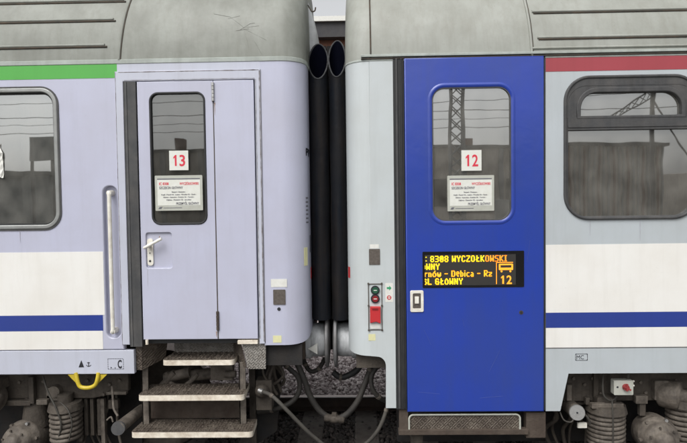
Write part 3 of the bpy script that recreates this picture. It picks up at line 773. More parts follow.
# right-hand side wall with window and skirt
sx = X(545.6, 240)
zk, zk2 = Z(373.2, 620), Z(411, 552)
W0, W1, WZ0, WZ1 = X(563.5, 150), X(699, 150), Z(219.5, 630), Z(75, 630)
mb = MB(); mb.poly([(sx, zk2), (X(560.3, 411), zk2), (X(568.5, 373), zk), (XR, zk), (XR, ZU), (sx, ZU)], 0, .04, [rr(W0+.01, WZ0+.01, W1-.01, WZ1-.01, .19, 12)])
mb.build('side_wall', M['grey'], B)
band(B, 'red_stripe', sx+.001, XR, 57.2, 70.8, 600, M['red'])
band(B, 'white_stripe', sx+.001, XR, 244, 312, 620, M['white'])
band(B, 'blue_stripe', sx+.001, XR, 312, 327.3, 620, M['blue'])
band(B, 'white_stripe', sx+.001, XR, 327.3, 347, 620, M['white'])
MB().box(sx+.001, XR, -.003, 0, Z(347.6, 620)-.001, Z(347.6, 620)+.002).build('panel_joint', M['seam'], B)
# window
mb = MB(); ring(mb, W0, WZ0, W1, WZ1, .20, .024, -.018, .04, 0, 12, .009)
wt = Z(88, 630)
inn = rr(W0+.035, WZ0+.03, W1-.035, WZ1-.085, .14, 12)
mb.poly(rr(W0+.018, WZ0+.018, W1-.018, WZ1-.018, .18, 12), -.009, .03, [inn], 0, ch=.006)
wn = mb.build('window', [M['rubber2']], B)
zb0, zb1 = Z(129.5, 630), Z(117, 630)
ux0, ux1 = W0+.095, W1-.095
def arch(x0, z0, x1, z1, r, n=12):
    return [(x1-r+r*math.cos(t), z1-r+r*math.sin(t)) for t in [PI/2*k/n for k in range(n+1)]]+[(x0+r-r*math.sin(t), z1-r+r*math.cos(t)) for t in [PI/2*k/n for k in range(n+1)]]+[(x0, z0), (x1, z0)]
ux0, ux1 = X(576, 105), X(685.5, 105)
mb = MB(); mb.poly(arch(ux0, zb1-.012, ux1, Z(87.2, 630), .16), -.017, .02, [arch(ux0+.034, zb1+.012, ux1-.034, Z(92.3, 630), .125)], 0, ch=.007)
mb.box(W0+.03, W1-.03, -.014, .02, zb0, zb1); mb.box(W0+.03, W1-.03, -.020, -.01, zb0+.02, zb0+.032)
mb.poly(arch(W0+.026, zb1-.02, W1-.026, WZ1-.026, .17), -.0075, .02, [arch(ux0+.012, zb1-.002, ux1-.012, Z(87.2, 630)-.012, .148)])
mb.build('sash_frame', M['rubber2'], wn)
mb = MB(); mb.poly(rr(W0+.03, WZ0+.025, W1-.03, WZ1-.075, .15, 12), .022, .028); mb.build('pane', M['glass3'], wn)
# door surround
mb = MB(); mb.box(lx+.001, bx0-.004, -.006, .04, bzb+.02, bzt+.02); mb.cyl((lx+.028, -.008, bzb+.03), (lx+.028, -.008, bzt), .010, n=10, mi=1); mb.cyl((lx+.066, -.006, bzb+.03), (lx+.066, -.006, bzt), .008, n=10, mi=0)
mb.box(bx0-.004, bx1+.004, -.004, .04, bzt+.003, bzt+.014, 0); mb.box(bx1+.001, sx-.001, -.004, .04, bzb+.005, bzt+.014, 0)
mb.build('door_seal', [M['rubber'], M['rubber2']], B, bevel=.002)
# door
dwx0, dwx1, dwz0, dwz1 = X(432, 150), X(510.5, 150), Z(220.5, 471), Z(87.5, 471)
mb = MB(); mb.poly([(bx0, bzb), (bx1, bzb), (bx1, bzt), (bx0, bzt)], -.018, .02, [rr(dwx0, dwz0, dwx1, dwz1, .10, 12)], ch=.008)
db = mb.build('door', M['doorblue'], B)
# pressed rim round the window
def rim(x0, z0, x1, z1, r, w, h, y):
    mb = MB(); rows = []
    for k in range(9):
        t = k/8; e = w*t; yy = y-h*math.sin(PI*t)
        p = rr(x0+e, z0+e, x1-e, z1-e, max(r-e, .02), 12); rows.append([(a, yy, b) for a, b in p+[p[0]]])
    mb.grid(rows); return mb
rim(dwx0-.035, dwz0-.035, dwx1+.035, dwz1+.035, .135, .035, .006, -.0178).build('window_rim', M['doorblue'], db)
mb = MB(); ring(mb, dwx0, dwz0, dwx1, dwz1, .10, .009, -.016, .015, 0, 12); mb.build('gasket', M['rubber2'], db)
mb = MB(); mb.poly(rr(dwx0+.007, dwz0+.007, dwx1-.007, dwz1-.007, .093, 12), -.004, .002); mb.build('window_pane', M['glass3'], db)
# amber display
G = {' ': [], 'W': ['10001']*3+['10101']*2+['11011', '10001'], 'Y': ['10001', '10001', '01010', '00100', '00100', '00100', '00100'],
 'C': ['01110', '10001', '10000', '10000', '10000', '10001', '01110'], 'Z': ['11111', '00001', '00010', '00100', '01000', '10000', '11111'],
 'O': ['01110', '10001', '10001', '10001', '10001', '10001', '01110'], 'Ł': ['01000', '01000', '01010', '01100', '11000', '01000', '01111'],
 'K': ['10001', '10010', '10100', '11000', '10100', '10010', '10001'], 'S': ['01111', '10000', '10000', '01110', '00001', '00001', '11110'],
 'I': ['111', '010', '010', '010', '010', '010', '111'], '8': ['01110', '10001', '10001', '01110', '10001', '10001', '01110'],
 '3': ['11110', '00001', '00001', '01110', '00001', '00001', '11110'], '0': ['01110', '10011', '10101', '10101', '11001', '10001', '01110'],
 ':': ['0', '1', '0', '0', '0', '1', '0'], 'N': ['10001', '11001', '11001', '10101', '10011', '10011', '10001'],
 'L': ['10000']*6+['11111'], 'G': ['01110', '10001', '10000', '10111', '10001', '10001', '01111'], 'm': ['00000', '00000', '11010', '10101', '10101', '10101', '10101'],
 'r': ['0000', '0000', '1011', '1100', '1000', '1000', '1000'], 'n': ['0000', '0000', '1110', '1001', '1001', '1001', '1001'],
 'ó': ['00010', '00100', '01110', '10001', '10001', '10001', '01110'], 'w': ['00000', '00000', '10001', '10001', '10101', '10101', '01010'],
 '-': ['0000', '0000', '0000', '1111', '0000', '0000', '0000'], 'D': ['11110', '10001', '10001', '10001', '10001', '10001', '11110'],
 'ę': ['0000', '0110', '1001', '1111', '1000', '0110', '0010'], 'b': ['1000', '1000', '1110', '1001', '1001', '1001', '1110'],
 'i': ['1', '0', '1', '1', '1', '1', '1'], 'c': ['0000', '0000', '0111', '1000', '1000', '1000', '0111'], 'a': ['0000', '0000', '0110', '0001', '0111', '1001', '0111'],
 'R': ['11110', '10001', '10001', '11110', '10100', '10010', '10001'], 'z': ['0000', '0000', '1111', '0001', '0110', '1000', '1111'],
 'Ś': ['00100', '01111', '10000', '01110', '00001', '00001', '11110'], 'Ó': ['00100', '01110', '10001', '10001', '10001', '10001', '01110'],
 '1': ['010', '110', '010', '010', '010', '010', '111'], '2': ['01110', '10001', '00001', '00010', '00100', '01000', '11111']}
sxa, sxb = X(422.3, 268), X(523.3, 268); sza, szb = Z(287, 472), Z(251, 472)
mb = MB(); mb.poly(rr(sxa, sza, sxb, szb, .006), -.022, -.017, [], 0)
ix0, ix1, iz0, iz1 = X(424.5, 268), X(515, 268), Z(284.8, 470), Z(254.3, 470)
mb.box(ix0, ix1, -.0232, -.022, iz0, iz1, 1)
PW = (ix1-ix0)/134.; PH = (iz1-iz0)/34.
def dots(row, col, txt, mi, bold, dim_from=None):
    x = col
    for ci, ch in enumerate(txt):
        g = G[ch]
        mm = mi if dim_from is None or ci < dim_from else 3
        if not g: x += 4; continue
        w = len(g[0])
        for r_, line in enumerate(g):
            for c_, bit in enumerate(line):
                if bit == '1':
                    for b_ in range(2 if bold else 1):
                        cx = ix0+(x+c_+b_)*PW
                        if cx < ix0 or cx > ix1-PW: continue
                        z1 = iz1-(row+r_)*PH
                        mb.add([(cx, -.0242, z1-PH*.9), (cx+PW*.9, -.0242, z1-PH*.9), (cx+PW*.9, -.0242, z1), (cx, -.0242, z1)], [(0, 1, 2, 3)], mm)
        x += w+(2 if bold else 1)
    return x
dots(1, 1, ': 8308 WYCZOŁKOWSKI', 2, True, 14)
dots(9.5, -5, 'ÓWNY', 2, True)
dots(17.5, -1, 'rnów - Dębica - Rz', 4, True)
dots(26, -3, 'ŚL GŁÓWNY', 2, True)
cX = ix0+105*PW
mb.box(cX, cX+PW, -.0242, -.0233, iz0+PH, iz1-PH*9, 3); mb.box(cX, ix1-PW*4, -.0242, -.0233, iz1-PH*9.4, iz1-PH*8.6, 3)
# carriage pictogram and number
vx0, vx1 = ix0+109*PW, ix0+130*PW; vz1, vz0 = iz1-PH*10.5, iz1-PH*17.5
mb.poly(rr(vx0, vz0, vx1, vz1, .006, 3), -.0242, -.0233, [rr(vx0+PW*2.5, vz0+PH*2.6, vx1-PW*2.5, vz1-PH*1.6, .002, 2)], 3)
for cxx in (vx0+PW*4, vx1-PW*4): mb.poly([(cxx+.008*math.cos(t), vz0-PH*1.4+.008*math.sin(t)) for t in np.linspace(0, 2*PI, 10)[:-1]], -.0242, -.0233, [], 3)
mb.number('12', (vx0+vx1)/2, iz1-PH*32.8, -.0236, .066, .094, 3, .0018)
mb.build('amber_display', [M['screen'], M['screen2'], M['led_y'], M['led_o'], M['led_m']], db)
# plug door handle plate, lock
mb = MB(); mb.poly(rr(X(410, 300), Z(311.5, 416), X(423.3, 300), Z(290, 416), .012), -.026, -.017, [rr(X(412.6, 300), Z(308, 416), X(420.6, 300), Z(293, 416), .008)], ch=.003)
hd = mb.build('handle_plate', M['ivory'], db)
MB().box(X(412, 300), X(421, 300), -.019, -.0175, Z(309, 416), Z(292, 416)).build('handle_pocket', M['plate'], hd)
mb = MB(); mb.box(X(414.5, 300), X(418.5, 300), -.03, -.019, Z(303, 416), Z(296, 416)); mb.build('latch', M['ivory'], hd, bevel=.002)
mb = MB(); mb.cyl((X(520.5, 312), -.021, Z(312, 520)), (X(520.5, 312), -.017, Z(312, 520)), .016, n=18); mb.cyl((X(520.5, 312), -.0225, Z(312, 520)), (X(520.5, 312), -.021, Z(312, 520)), .010, n=14, mi=1); mb.build('lock', [M['seam'], M['ink']], db)
# controls left of blue door
def plate(name, m, px0, px1, py0, py1, e=.003, r=.003, par=None, y=0.):
    mb = MB(); mb.poly(rr(X(px0, (py0+py1)/2), Z(py1, (px0+px1)/2), X(px1, (py0+py1)/2), Z(py0, (px0+px1)/2), r, 3), y-e, y); return mb.build(name, m, par or B)
plate('rating_plate', M['plate'], 369, 380, 249, 264.7, .005)
plate('label', M['label'], 369.8, 378.8, 244.3, 248.4, .002, .001)
fr = MB(); a, b, c, d = X(368.2, 306), X(382.3, 306), Z(330, 375), Z(283.5, 375)
fr.poly(rr(a, c, b, d, .006, 3), -.006, 0, [rr(a+.006, c+.006, b-.006, d-.006, .004, 3)])
for x_ in (a+.003, b-.003):
    for z_ in (c, d, (c+d)/2+.01): fr.cyl((x_, -.010, z_), (x_, 0, z_), .008, n=10)
fr.build('control_frame', M['under'], B)
for py, m1, m2 in ((290, 'green_d', 'green_p'), (298.5, 'red_d', 'red_p')):
    mb = MB(); cx_, cz_ = X(375.2, py), Z(py, 375)
    mb.cyl((cx_, -.012, cz_), (cx_, 0, cz_), .036, n=24, mi=0); mb.cyl((cx_, -.018, cz_), (cx_, -.012, cz_), .025, n=24, mi=1)
    mb.box(cx_-.013, cx_+.013, -.0195, -.018, cz_-.003, cz_+.003, 2)
    mb.build('door_button', [M['ink'], M[m1], M['label']], B)
mb = MB(); mb.poly([q(370, 306), q(380.5, 306), q(380.5, 323), q(376, 321), q(370, 322.5)], -.03, -.0)
mb.build('red_cover', M['red_p'], B, bevel=.004)
MB().box(X(372, 310), X(378, 310), -.036, -.03, Z(309, 375), Z(307.5, 375)).build('cover_grip', M['red_d'], B)
plate('pocket', M['label'], 370.5, 380.3, 323.5, 328.5, .004)
lb = MB(); lb.poly(rr(X(385.3, 292), Z(302, 389), X(393, 292), Z(283, 389), .006, 3), -.002, 0)
cx_, cz_ = X(389, 287), Z(288, 389)
lb.poly([(cx_-.018, cz_-.008), (cx_+.002, cz_-.008), (cx_+.002, cz_-.02), (cx_+.02, cz_), (cx_+.002, cz_+.02), (cx_+.002, cz_+.008), (cx_-.018, cz_+.008)], -.003, -.002, [], 1)
cz_ = Z(297.5, 389)
lb.poly([(cx_+.018*math.cos(t), cz_+.018*math.sin(t)) for t in np.linspace(0, 2*PI, 16)[:-1]], -.003, -.002, [[(cx_+.011*math.cos(t), cz_+.011*math.sin(t)) for t in np.linspace(0, 2*PI, 16)[:-1]]], 2)
lb.box(cx_-.012, cx_+.012, -.003, -.002, cz_-.002, cz_+.002, 2)
lb.build('door_symbol_label', [M['label'], M['green_p'], M['red_p']], B)
plate('label', M['label_y'], 368.5, 375.5, 334, 340.5, .002, .001)
sticker(B, 'red_marker', M['red_p'], 70, Z(272, 347, .15), .04, .09, XF, -1, RD)
mb = MB(); mb.text('MC', X(576.5, 358), Z(359.2, 580), -.0008, .048, .058, 0, .0); ring(mb, X(575.3, 358), Z(360.4, 580), X(587.6, 358), Z(353.6, 580), .004, .003, -.0018, 0, 0, 3); mb.build('stencil_marks', M['ink'], B)
# gutter, roof
belt(B, 'roof_joint', XR, XF, -1, ZU+.002, ZU+.012, RD, .004, M['gutter'])
zg = ZU+.03
rb = build_roof(B, 'roof', XR, XF, -1, ZU+.01, RD, M['roof2'])
mb = MB(); mb.box(X(361, 57), XR, -.018, .01, ZU+.030, ZU+.050); mb.box(X(361, 57), XR, -.012, .01, ZU+.014, ZU+.022, 1); mb.build('rain_gutter', [M['gutter'], M['seam']], B, bevel=.003)
mb = MB(); z0r = ZU+.01
roof_seam(mb, z0r, X(370.5, 40), .006, 0)
roof_seam(mb, z0r, X(532, 50), .011, -.05, 1)
roof_seam(mb, z0r, X(532, 50)+.012, .005, -.05, 0)
for py, a_ in ((38, 535), (12, 532)):
    roof_line(mb, z0r, py, 620, X(a_, py, .1), XR, .007, 0); roof_line(mb, z0r, py-1.8, 620, X(a_, py, .1)-.01, XR, .011, 1)  # dark tube paints the shade under the rib
roof_line(mb, z0r, 47, 620, X(532, 47, 0), XR, .010, 1)
mb.build('roof_rib', [M['seam'], M['roof2']], rb)
# interior
mb = MB(); mb.box(XF+.3, XR, .95, 1.0, 1.0, 3.3); mb.box(XF+.3, XR, .3, 1.0, 3.25, 3.3)
mb.build('inner_wall', M['interior'], B)
mb = MB()
mb.grid([[(X(513, 150, .2)-.10+.10*i/14, .18+.01*math.sin(i*1.5), z) for i in range(15)] for z in (2.2, 2.95)])
mb.build('curtain', M['curtain'], B)
mb = MB(); mb.grid([[(X(576, 180, .1)+.62*i/70, .11+.014*math.sin(i*.9)+.006*math.sin(i*2.3), z) for i in range(71)] for z in (Z(216, 620, .1), Z(146, 620, .1))])
mb.build('curtain', M['curtain2'], B)
mb = MB(); mb.cyl((W0-.1, .12, Z(146, 620, .1)), (W1+.1, .12, Z(146, 620, .1)), .008, n=8); mb.build('curtain_rail', M['alu'], B)
# under the blue door
mb = MB(); fx, gx = X(409, 420, .03), X(519.5, 420, .03); fz, gz = Z(430, 460, .03), Z(413.8, 460, .03)
def upath(x0, x1, z0, z1, r, n=6):
    p = [(x0, z0), (x0, z1-r)]+[(x0+r-r*math.cos(t), z1-r+r*math.sin(t)) for t in [PI/2*k/n for k in range(1, n+1)]]
    p += [(x1-r+r*math.sin(t), z1-r+r*math.cos(t)) for t in [PI/2*k/n for k in range(n+1)]]+[(x1, z0)]
    return p
mb.tube([(x, .015, z) for x, z in upath(fx, gx, fz, gz, .035)], .008, 10, 0, False)
fs_ = mb.build('folding_step', M['card_edge'], B)
MB().poly(upath(fx, gx, fz, gz, .035), .022, .03).build('step_plate', M['checker'], fs_)
MB().box(X(398.5, 431, .02), X(528, 431, .02), .0, .06, Z(435, 460, .0), Z(429.7, 460, .0)).build('step_bearer', M['beam'], B, bevel=.004)
MB().box(X(399, 420, .04), X(408, 420, .04), .02, .08, Z(430, 402, .02), Z(408.5, 402, .02)).build('step_hanger', M['beam'], B, bevel=.004)
MB().box(X(525.5, 425, .04), X(545, 425, .04), .02, .10, Z(438, 535, .02), Z(412.5, 535, .02)).build('step_hanger', M['beam'], B, bevel=.004)
MB().box(X(411, 437, .1), X(423, 437, .1), .1, .2, .2, Z(432, 417, .1)).build('bracket', M['under'], B, bevel=.004)
MB().box(XF+.04, XR, .30, 2.5, 1.02, 1.16).build('floor', M['dark'], B)
MB().box(XF+.02, XR, 2.75, 2.8, .9, ZU).build('side_wall', M['grey'], B)['label'] = 'far side wall of the coach'
MB().box(XF+.06, XF+.1, .3, 2.6, .9, 1.2).build('headstock', M['beam'], B)
MB().box(X(398, 430, .5), XR, .62, .66, .1, 1.1).build('bogie_side', M['dark'], B)
mb = MB(); mb.box(XF+.06, X(388, 355, .1), .10, .14, Z(368, 365, .1), Z(352, 365, .1)); mb.build('end_sill', M['under'], B, bevel=.004)
bbx = lambda px, Y=.25: X(px, 400, Y)
MB().poly([(bbx(563), Z(402, 560, .25)), (bbx(563), Z(383, 560, .25)), (bbx(570), Z(370, 570, .25)), (XR, Z(370, 640, .25)), (XR, Z(399, 640, .25))], .26, .32).build('bogie_frame', M['under'], B, bevel=.01)
coil(B, X(607, 420, .2), .22, .25, Z(409, 607, .22), .135, .019, 8)
coil(B, X(688, 420, .2), .24, .25, Z(404, 680, .22), .135, .019, 8)
axlebox(B, X(655, 432, .18), Z(434, 655, .18), .14, .14)
mb = MB(); mb.lathe((X(662, 393, .3), .26, Z(392, 662, .28)), (.55, -.5, 0), [(-.06, 0), (-.06, .08), (-.03, .115), (0, .12), (.10, .12), (.12, .115), (.13, .06), (.18, .05), (.2, .045), (.2, 0)], 30); mb.build('rubber_buffer_stop', M['under2'], B)
MB().box(X(650, 380, .28), X(664, 380, .28), .2, .3, Z(397, 655, .28), Z(378, 655, .28)).build('bracket', M['under2'], B, bevel=.008)
mb = MB(); a = pt(577, 412.5, .04); b = pt(566, 403, .4)
mb.cyl(a, b, .062, .055, 26); mb.cyl(a, a+(a-b).normalized()*.008, .064, .060, 26, 1); mb.cyl(a+(a-b).normalized()*.008, a+(a-b).normalized()*.012, .008, n=8, mi=2)
mb.build('shock_absorber', [M['under2'], M['alu'], M['ink']], B)
mb = MB(); mb.box(X(577, 425, .1), X(586, 425, .1), .08, .1, Z(427, 581, .1), Z(422, 581, .1)); mb.build('tag_plate', M['ivory'], B)
mb = MB(); mb.tube([pt(560, 412, .05), pt(564, 420, .03), pt(571, 422, .03), pt(574, 418, .04)], .006); mb.tube([pt(582, 412, .05), pt(588, 418, .05), pt(590, 424, .06)], .009); mb.build('cable', M['hose2'], B)
MB().box(X(598, 396, .15), X(617, 396, .15), .16, .28, Z(408, 605, .15), Z(398, 605, .15)).build('bracket', M['under'], B, bevel=.006)
bolts(B, ((573, 378), (584, 384), (592, 378), (640, 382), (645, 392), (675, 380), (600, 393)), .26)
for a in ((567, 572, 385, 401, .2, 'under2'), (586, 590, 398, 405, .2, 'under'), (636, 648, 396, 404, .18, 'under2'), (640, 646, 404, 416, .2, 'under'), (594, 599, 372, 398, .22, 'under'), (672, 687, 399, 405, .18, 'under2'), (560, 600, 402, 405, .3, 'under'), (592, 624, 404, 409, .12, 'under2')): rib_plate(B, *a)
mb = MB()
for k in range(5):
    x0_ = 552+k*8; mb.tube([pt(x0_, 405, .5), pt(x0_+random.uniform(-6, 6), 418, .45), pt(x0_+random.uniform(-8, 8), 430, .5), pt(x0_+random.uniform(-8, 8), 452, .5)], random.uniform(.010, .02), 8)
mb.build('pipes', M['under'], B)
# isolating valve box
mb = MB(); mb.poly(rr(X(611.8, 386, .1), Z(393.3, 620, .1), X(631, 386, .1), Z(379, 620, .1), .008), .06, .12)
vb = mb.build('isolating_switch', M['card_edge'], B, bevel=.004)
cx_, cz_ = X(625.5, 387, .06), Z(387, 625, .06)
mb = MB(); mb.cyl((cx_, .06, cz_), (cx_, .035, cz_), .027, .023, 20); mb.box(cx_-.036, cx_+.036, .028, .038, cz_-.007, cz_+.007, 0, (0, .5, 0)); mb.box(cx_-.007, cx_+.007, .026, .036, cz_-.024, cz_+.034, 0); mb.build('red_knob', M['red_k'], vb)
mb = MB(); mb.cyl((X(615.3, 386, .1), .058, cz_), (X(615.3, 386, .1), .062, cz_), .008, n=10); mb.build('keyhole', M['ink'], vb)
for dz_ in (-.018, .018): MB().cyl((X(631, 386, .1), .09, cz_+dz_+.02), (X(633.5, 386, .1), .09, cz_+dz_+.02), .008, n=10).build('cable_gland', M['ivory'], vb)
mb = MB(); mb.tube([pt(603, 374, .15), pt(603, 392, .12), pt(607, 399, .12), pt(613, 400, .13), pt(617, 396, .14)], .008); mb.tube([pt(628, 379, .1), pt(628, 372, .1)], .012, cr=False); mb.build('cable', M['hose2'], B)
mb = MB(); mb.tube([pt(612, 399, .06), pt(613, 420, .05), pt(613, 450, .05)], .006); mb.build('cable', M['hose2'], B)
bellow(B, 330.5, 347.5, .42, 77, 42, Z(318, 338, .42))
buffer(B, X(332.6, 345, .53), 1, XF)
# dark gangway blocks behind the bellows, drawn low to darken the gap (split between the two)
MB().box(XE+.03, XE+.14, .72, 2.0, 1.10, Z(46, 330, .72)).build('gangway_bellows', M['dark'], A)
MB().box(XE+.145, XF-.01, .72, 2.0, 1.10, Z(46, 330, .72)).build('gangway_bellows', M['dark'], B)
mb = MB(); mb.cyl((XE+.0, 1.4, 1.02), ((XE+XF)/2, 1.4, .98), .05, .05, 14); mb.box(XE, XF-.03, 1.0, 1.5, .86, 1.09); mb.build('hook_and_shade_box', M['dark'], A)  # wide dark box added to fill the gap between the buffers with shade

# weather marks on the paint: runs of rust and grime, each with its own outline
def run_mark(parent, px, py, L_, w, m, y):
    x, z = X(px, py), Z(py, px); n = 9; a = []; b = []
    for i in range(n+1):
        t = i/n; h = w*(1-t)**.7*random.uniform(.6, 1.2)+.0004; j = random.uniform(-.0008, .0008); a.append((x-h+j, y, z-L_*t)); b.append((x+h+j, y, z-L_*t))
    MB().grid([a, b]).build('grime_run', m, parent)
M['grime'] = mat('grime_run', (.42, .42, .48), .6, 0, (.30, .28, .29), 20, .8)
M['scrb'] = mat('door_scratch', (.05, .08, .30), .6)
M['rustrun'] = mat('rust_run', (.24, .13, .07), .7, 0, (.36, .30, .28), 30, .8)
for px, py, L_, w in ((215, 103, .10, .004), (217, 331, .05, .006), (160, 236, .02, .004), (213, 86, .05, .003)): run_mark(A, px, py, L_, w, M['rustrun'], -.0128)
for px, py, L_, w in ((148, 269, .14, .002), (20, 231, .10, .002)): run_mark(A, px, py, L_, w, M['grime'], -.0128 if px == 148 else -.0028)
for a, b in (((424, 330), (431, 345)), ((500, 350), (489, 372)), ((462, 318), (464, 326)), ((530, 240), (527, 262)), ((418, 392), (440, 394)), ((480, 398), (503, 396))):
    p0, p1 = pt(*a, -.0185), pt(*b, -.0185); MB().tube([p0, (p0+p1)/2+Vector((.002, 0, .001)), p1], .0011, 5, 0, False).build('scratch', M['scrb'], db)
for px, py, L_, w in ((590, 221, .12, .002), (640, 221, .16, .002)): run_mark(B, px, py, L_, w, M['grime'], -.0040)

# ================================================================== CARDS ON THE GLASS (things of their own)
def number_card(px0, px1, py0, py1, num, y, label, grp):
    cx = (X(px0, 160)+X(px1, 160))/2; w = X(px1, 160)-X(px0, 160); z0, z1 = Z(py1, px0), Z(py0, px0)
    mb = MB(); mb.box(cx-w/2, cx+w/2, y, y+.002, z0, z1)
    t = (z1-z0)
    mb.number(num, cx, z0+t*.22, y-.0003, t*.56, w*.68, 1, .0022)
    o = mb.build('number_card', [M['card'], M['ink_r']], origin=(cx, y, z0)); tag(o, label, 'number card', grp)
number_card(170, 189, 151, 170.5, '13', -.019, 'small cream card with a red 13 on the lilac folding door window', 'coach number cards')
number_card(461, 481, 150.5, 171, '12', -.019, 'small cream card with a red 12 on the blue door window', 'coach number cards')
def route_board(px0, px1, py0, py1, y, label):
    x0, x1 = X(px0, 192), X(px1, 192); z0, z1 = Z(py1, (px0+px1)/2), Z(py0, (px0+px1)/2); w, h = x1-x0, z1-z0
    mb = MB(); mb.poly(rr(x0, z0, x1, z1, .006, 3), y, y+.004, [], 0); mb.box(x0+w*.05, x1-w*.05, y-.001, y, z0+h*.15, z1-h*.12, 1)
    yy = y-.0016
    mb.box(x0+w*.05, x1-w*.05, y-.0015, y-.0005, z1-h*.115, z1-h*.085, 3)
    mb.text('IC 8308', x0+w*.09, z1-h*.27, yy, .030, w*.20, 2, .0006); mb.text('WYCZÓŁKOWSKI', x1-w*.08, z1-h*.27, yy, .028, w*.40, 2, .0006, 'RIGHT')
    mb.text('SZCZECIN GŁÓWNY', x0+w*.09, z1-h*.38, yy, .026, w*.50, 3, .0006)
    for i, (s_, ww) in enumerate((('Stargard - Choszczno -', .30), ('Krzyż - Poznań Gł. - Leszno - Wrocław Gł. - Opole -', .74), ('Gliwice - Katowice - Kraków Gł. - Tarnów -', .66), ('Dębica - Rzeszów Gł. - Jarosław', .52))):
        mb.text(s_, (x0+x1)/2, z1-h*(.485+i*.075), yy, .014, w*ww, 4, .0003, 'CENTER')
    mb.text('PRZEMYŚL GŁÓWNY', x1-w*.08, z1-h*.83, yy, .026, w*.48, 3, .0006, 'RIGHT')
    mb.poly([(x0+w*.06, z0+h*.05), (x0+w*.12, z0+h*.05), (x0+w*.15, z0+h*.11), (x0+w*.09, z0+h*.11)], y-.001, y, [], 3)
    mb.box(x0+w*.17, x0+w*.56, y-.001, y, z0+h*.07, z0+h*.085, 4)
    o = mb.build('route_board', [M['card_edge'], M['card'], M['ink_r'], M['ink2'], M['ink2']], origin=((x0+x1)/2, y, z0)); tag(o, label, 'route board', 'printed route boards')
route_board(156, 203.3, 175.5, 210.5, -.0205, 'printed route board with red heading below the red 13 card')
route_board(447, 493.5, 175.5, 211, -.0215, 'printed route board with red heading below the red 12 card')

mb = MB(); rows = []
for i in range(9):
    rows.append([(X(-4, 160, .1)+.11*j/6*(1 if i < 7 else .8), .018+.005*math.sin(i*2.3+j*1.9)+.004*math.sin(j*3.1+i), Z(178-4.1*i, 4, .1)+.006*math.sin(j*2+i)) for j in range(7)])
mb.grid(rows, smooth=False); o = mb.build('paper_sheet', M['label'], origin=(X(2), .018, Z(178, 4))); tag(o, 'crumpled white paper stuck on the left coach window', 'paper')

# ================================================================== HOSES
def hose(pts, r, m, label, fit=None, coup=None):
    P = [pt(*p) for p in pts]
    P = [p+Vector((random.uniform(-.004, .004), random.uniform(-.006, .006), random.uniform(-.004, .004))) if 0 < k < len(P)-1 else p for k, p in enumerate(P)]
    e = empty('brake_hose', P[0]); tag(e, label, 'hose', 'hoses hanging between the two coaches')
    MB().tube(P, r, 12).build('hose_tube', m, e)
    if fit:
        mb = MB()
        for i in fit:
            a = P[i]; b = P[1] if i == 0 else P[-2]
            d = (b-a).normalized(); mb.cyl(a-d*.02, a+d*.02, r*1.3, n=14)
        mb.build('metal_fitting', M['alu'], e)
    if coup is not None:
        c = P[coup]; d = (P[coup+1]-P[coup-1]).normalized()
        mb = MB(); mb.lathe(c-d*.09, d, [(0, r), (.01, r*1.35), (.04, r*1.35), (.05, r*1.15), (.075, r*1.6), (.105, r*1.6), (.13, r*1.15), (.14, r*1.35), (.17, r*1.35), (.18, r)], 16); mb.box(c.x-.02, c.x+.02, c.y-.03, c.y+.01, c.z+r*.6, c.z+r*2.1); mb.build('coupling_head', M['under'], e)
    for k in (1, len(P)-2):
        c = P[k]; d = (P[k+1]-P[k-1]).normalized(); MB().cyl(c-d*.012, c+d*.012, r*1.18, n=14).build('hose_clamp', M['under2'], e)
    return e
hose([(261, 391, .12), (272, 396, .06), (285, 408, .03), (298, 422, .03), (315, 438, .05), (338, 452, .08), (362, 446, .08), (378, 430, .06), (386, 410, .08), (388, 398, .12)], .016, M['hose2'], 'long pale dusty hose hanging lowest, with metal fitting beside the steps', [0])
hose([(288, 352, .45), (296, 362, .42), (304, 378, .40), (311, 397, .40), (321, 412, .40), (334, 418.5, .40), (346, 415, .40), (357, 403, .40), (363, 388, .42), (370, 370, .45), (376, 358, .5)], .026, M['hose'], 'thick brown hose hanging in a wide U right across the gap below the buffers', None, 5)
hose([(276, 356, .4), (287, 366, .38), (297, 376, .38), (300, 388, .38), (296, 398, .38), (286, 405, .38), (272, 410, .4), (258, 412, .45)], .022, M['hose'], 'dark hose curling back left beside the diamond plate bracket')
hose([(302, 352, .6), (305, 364, .62), (311, 371, .62), (319, 368, .62), (325, 358, .62)], .020, M['hose'], 'short black hose looping just under the left buffer')
hose([(333, 372, .7), (340, 377, .7), (350, 375, .7), (358, 368, .7), (363, 358, .7), (365, 348, .7)], .028, M['rubber'], 'short black hose looping under the right buffer')
hose([(388, 362, .35), (378, 366, .33), (372, 376, .32), (372, 388, .32), (378, 397, .33), (388, 402, .4)], .020, M['hose'], 'dark hose bowed close against the grey corner of the blue door coach')
e = empty('cable_cluster', pt(270, 380, .3)); tag(e, 'dark tangle of valve, pipes and cables behind the pale hose fitting', 'valve gear')
mb = MB(); mb.lathe(pt(262, 391, .2), (.2, -1, .1), [(-.15, .05), (0, .06), (.02, .05), (.05, .03), (.06, 0)], 18); mb.box(X(256, 395, .25), X(272, 395, .25), .24, .36, Z(410, 262, .25), Z(380, 262, .25)); mb.build('valve_body', M['under'], e, bevel=.006)
mb = MB()
for k in range(8):
    a = pt(268+random.uniform(-6, 14), 352, .3+.03*k); b = pt(270+random.uniform(-8, 18), 372+random.uniform(-6, 8), .25+.03*k); c = pt(262+random.uniform(-6, 20), 392+random.uniform(-6, 6), .3+.03*k)
    mb.tube([a, b, c], random.uniform(.008, .018), 8)
mb.build('pipes', M['under'], e)
MB().poly([(X(250, 400, .5), .1), (X(276, 400, .5), .25), (X(285, 370, .5), 1.1), (X(250, 370, .5), 1.1)], .50, .56).build('end_bracket', M['dark'], e)

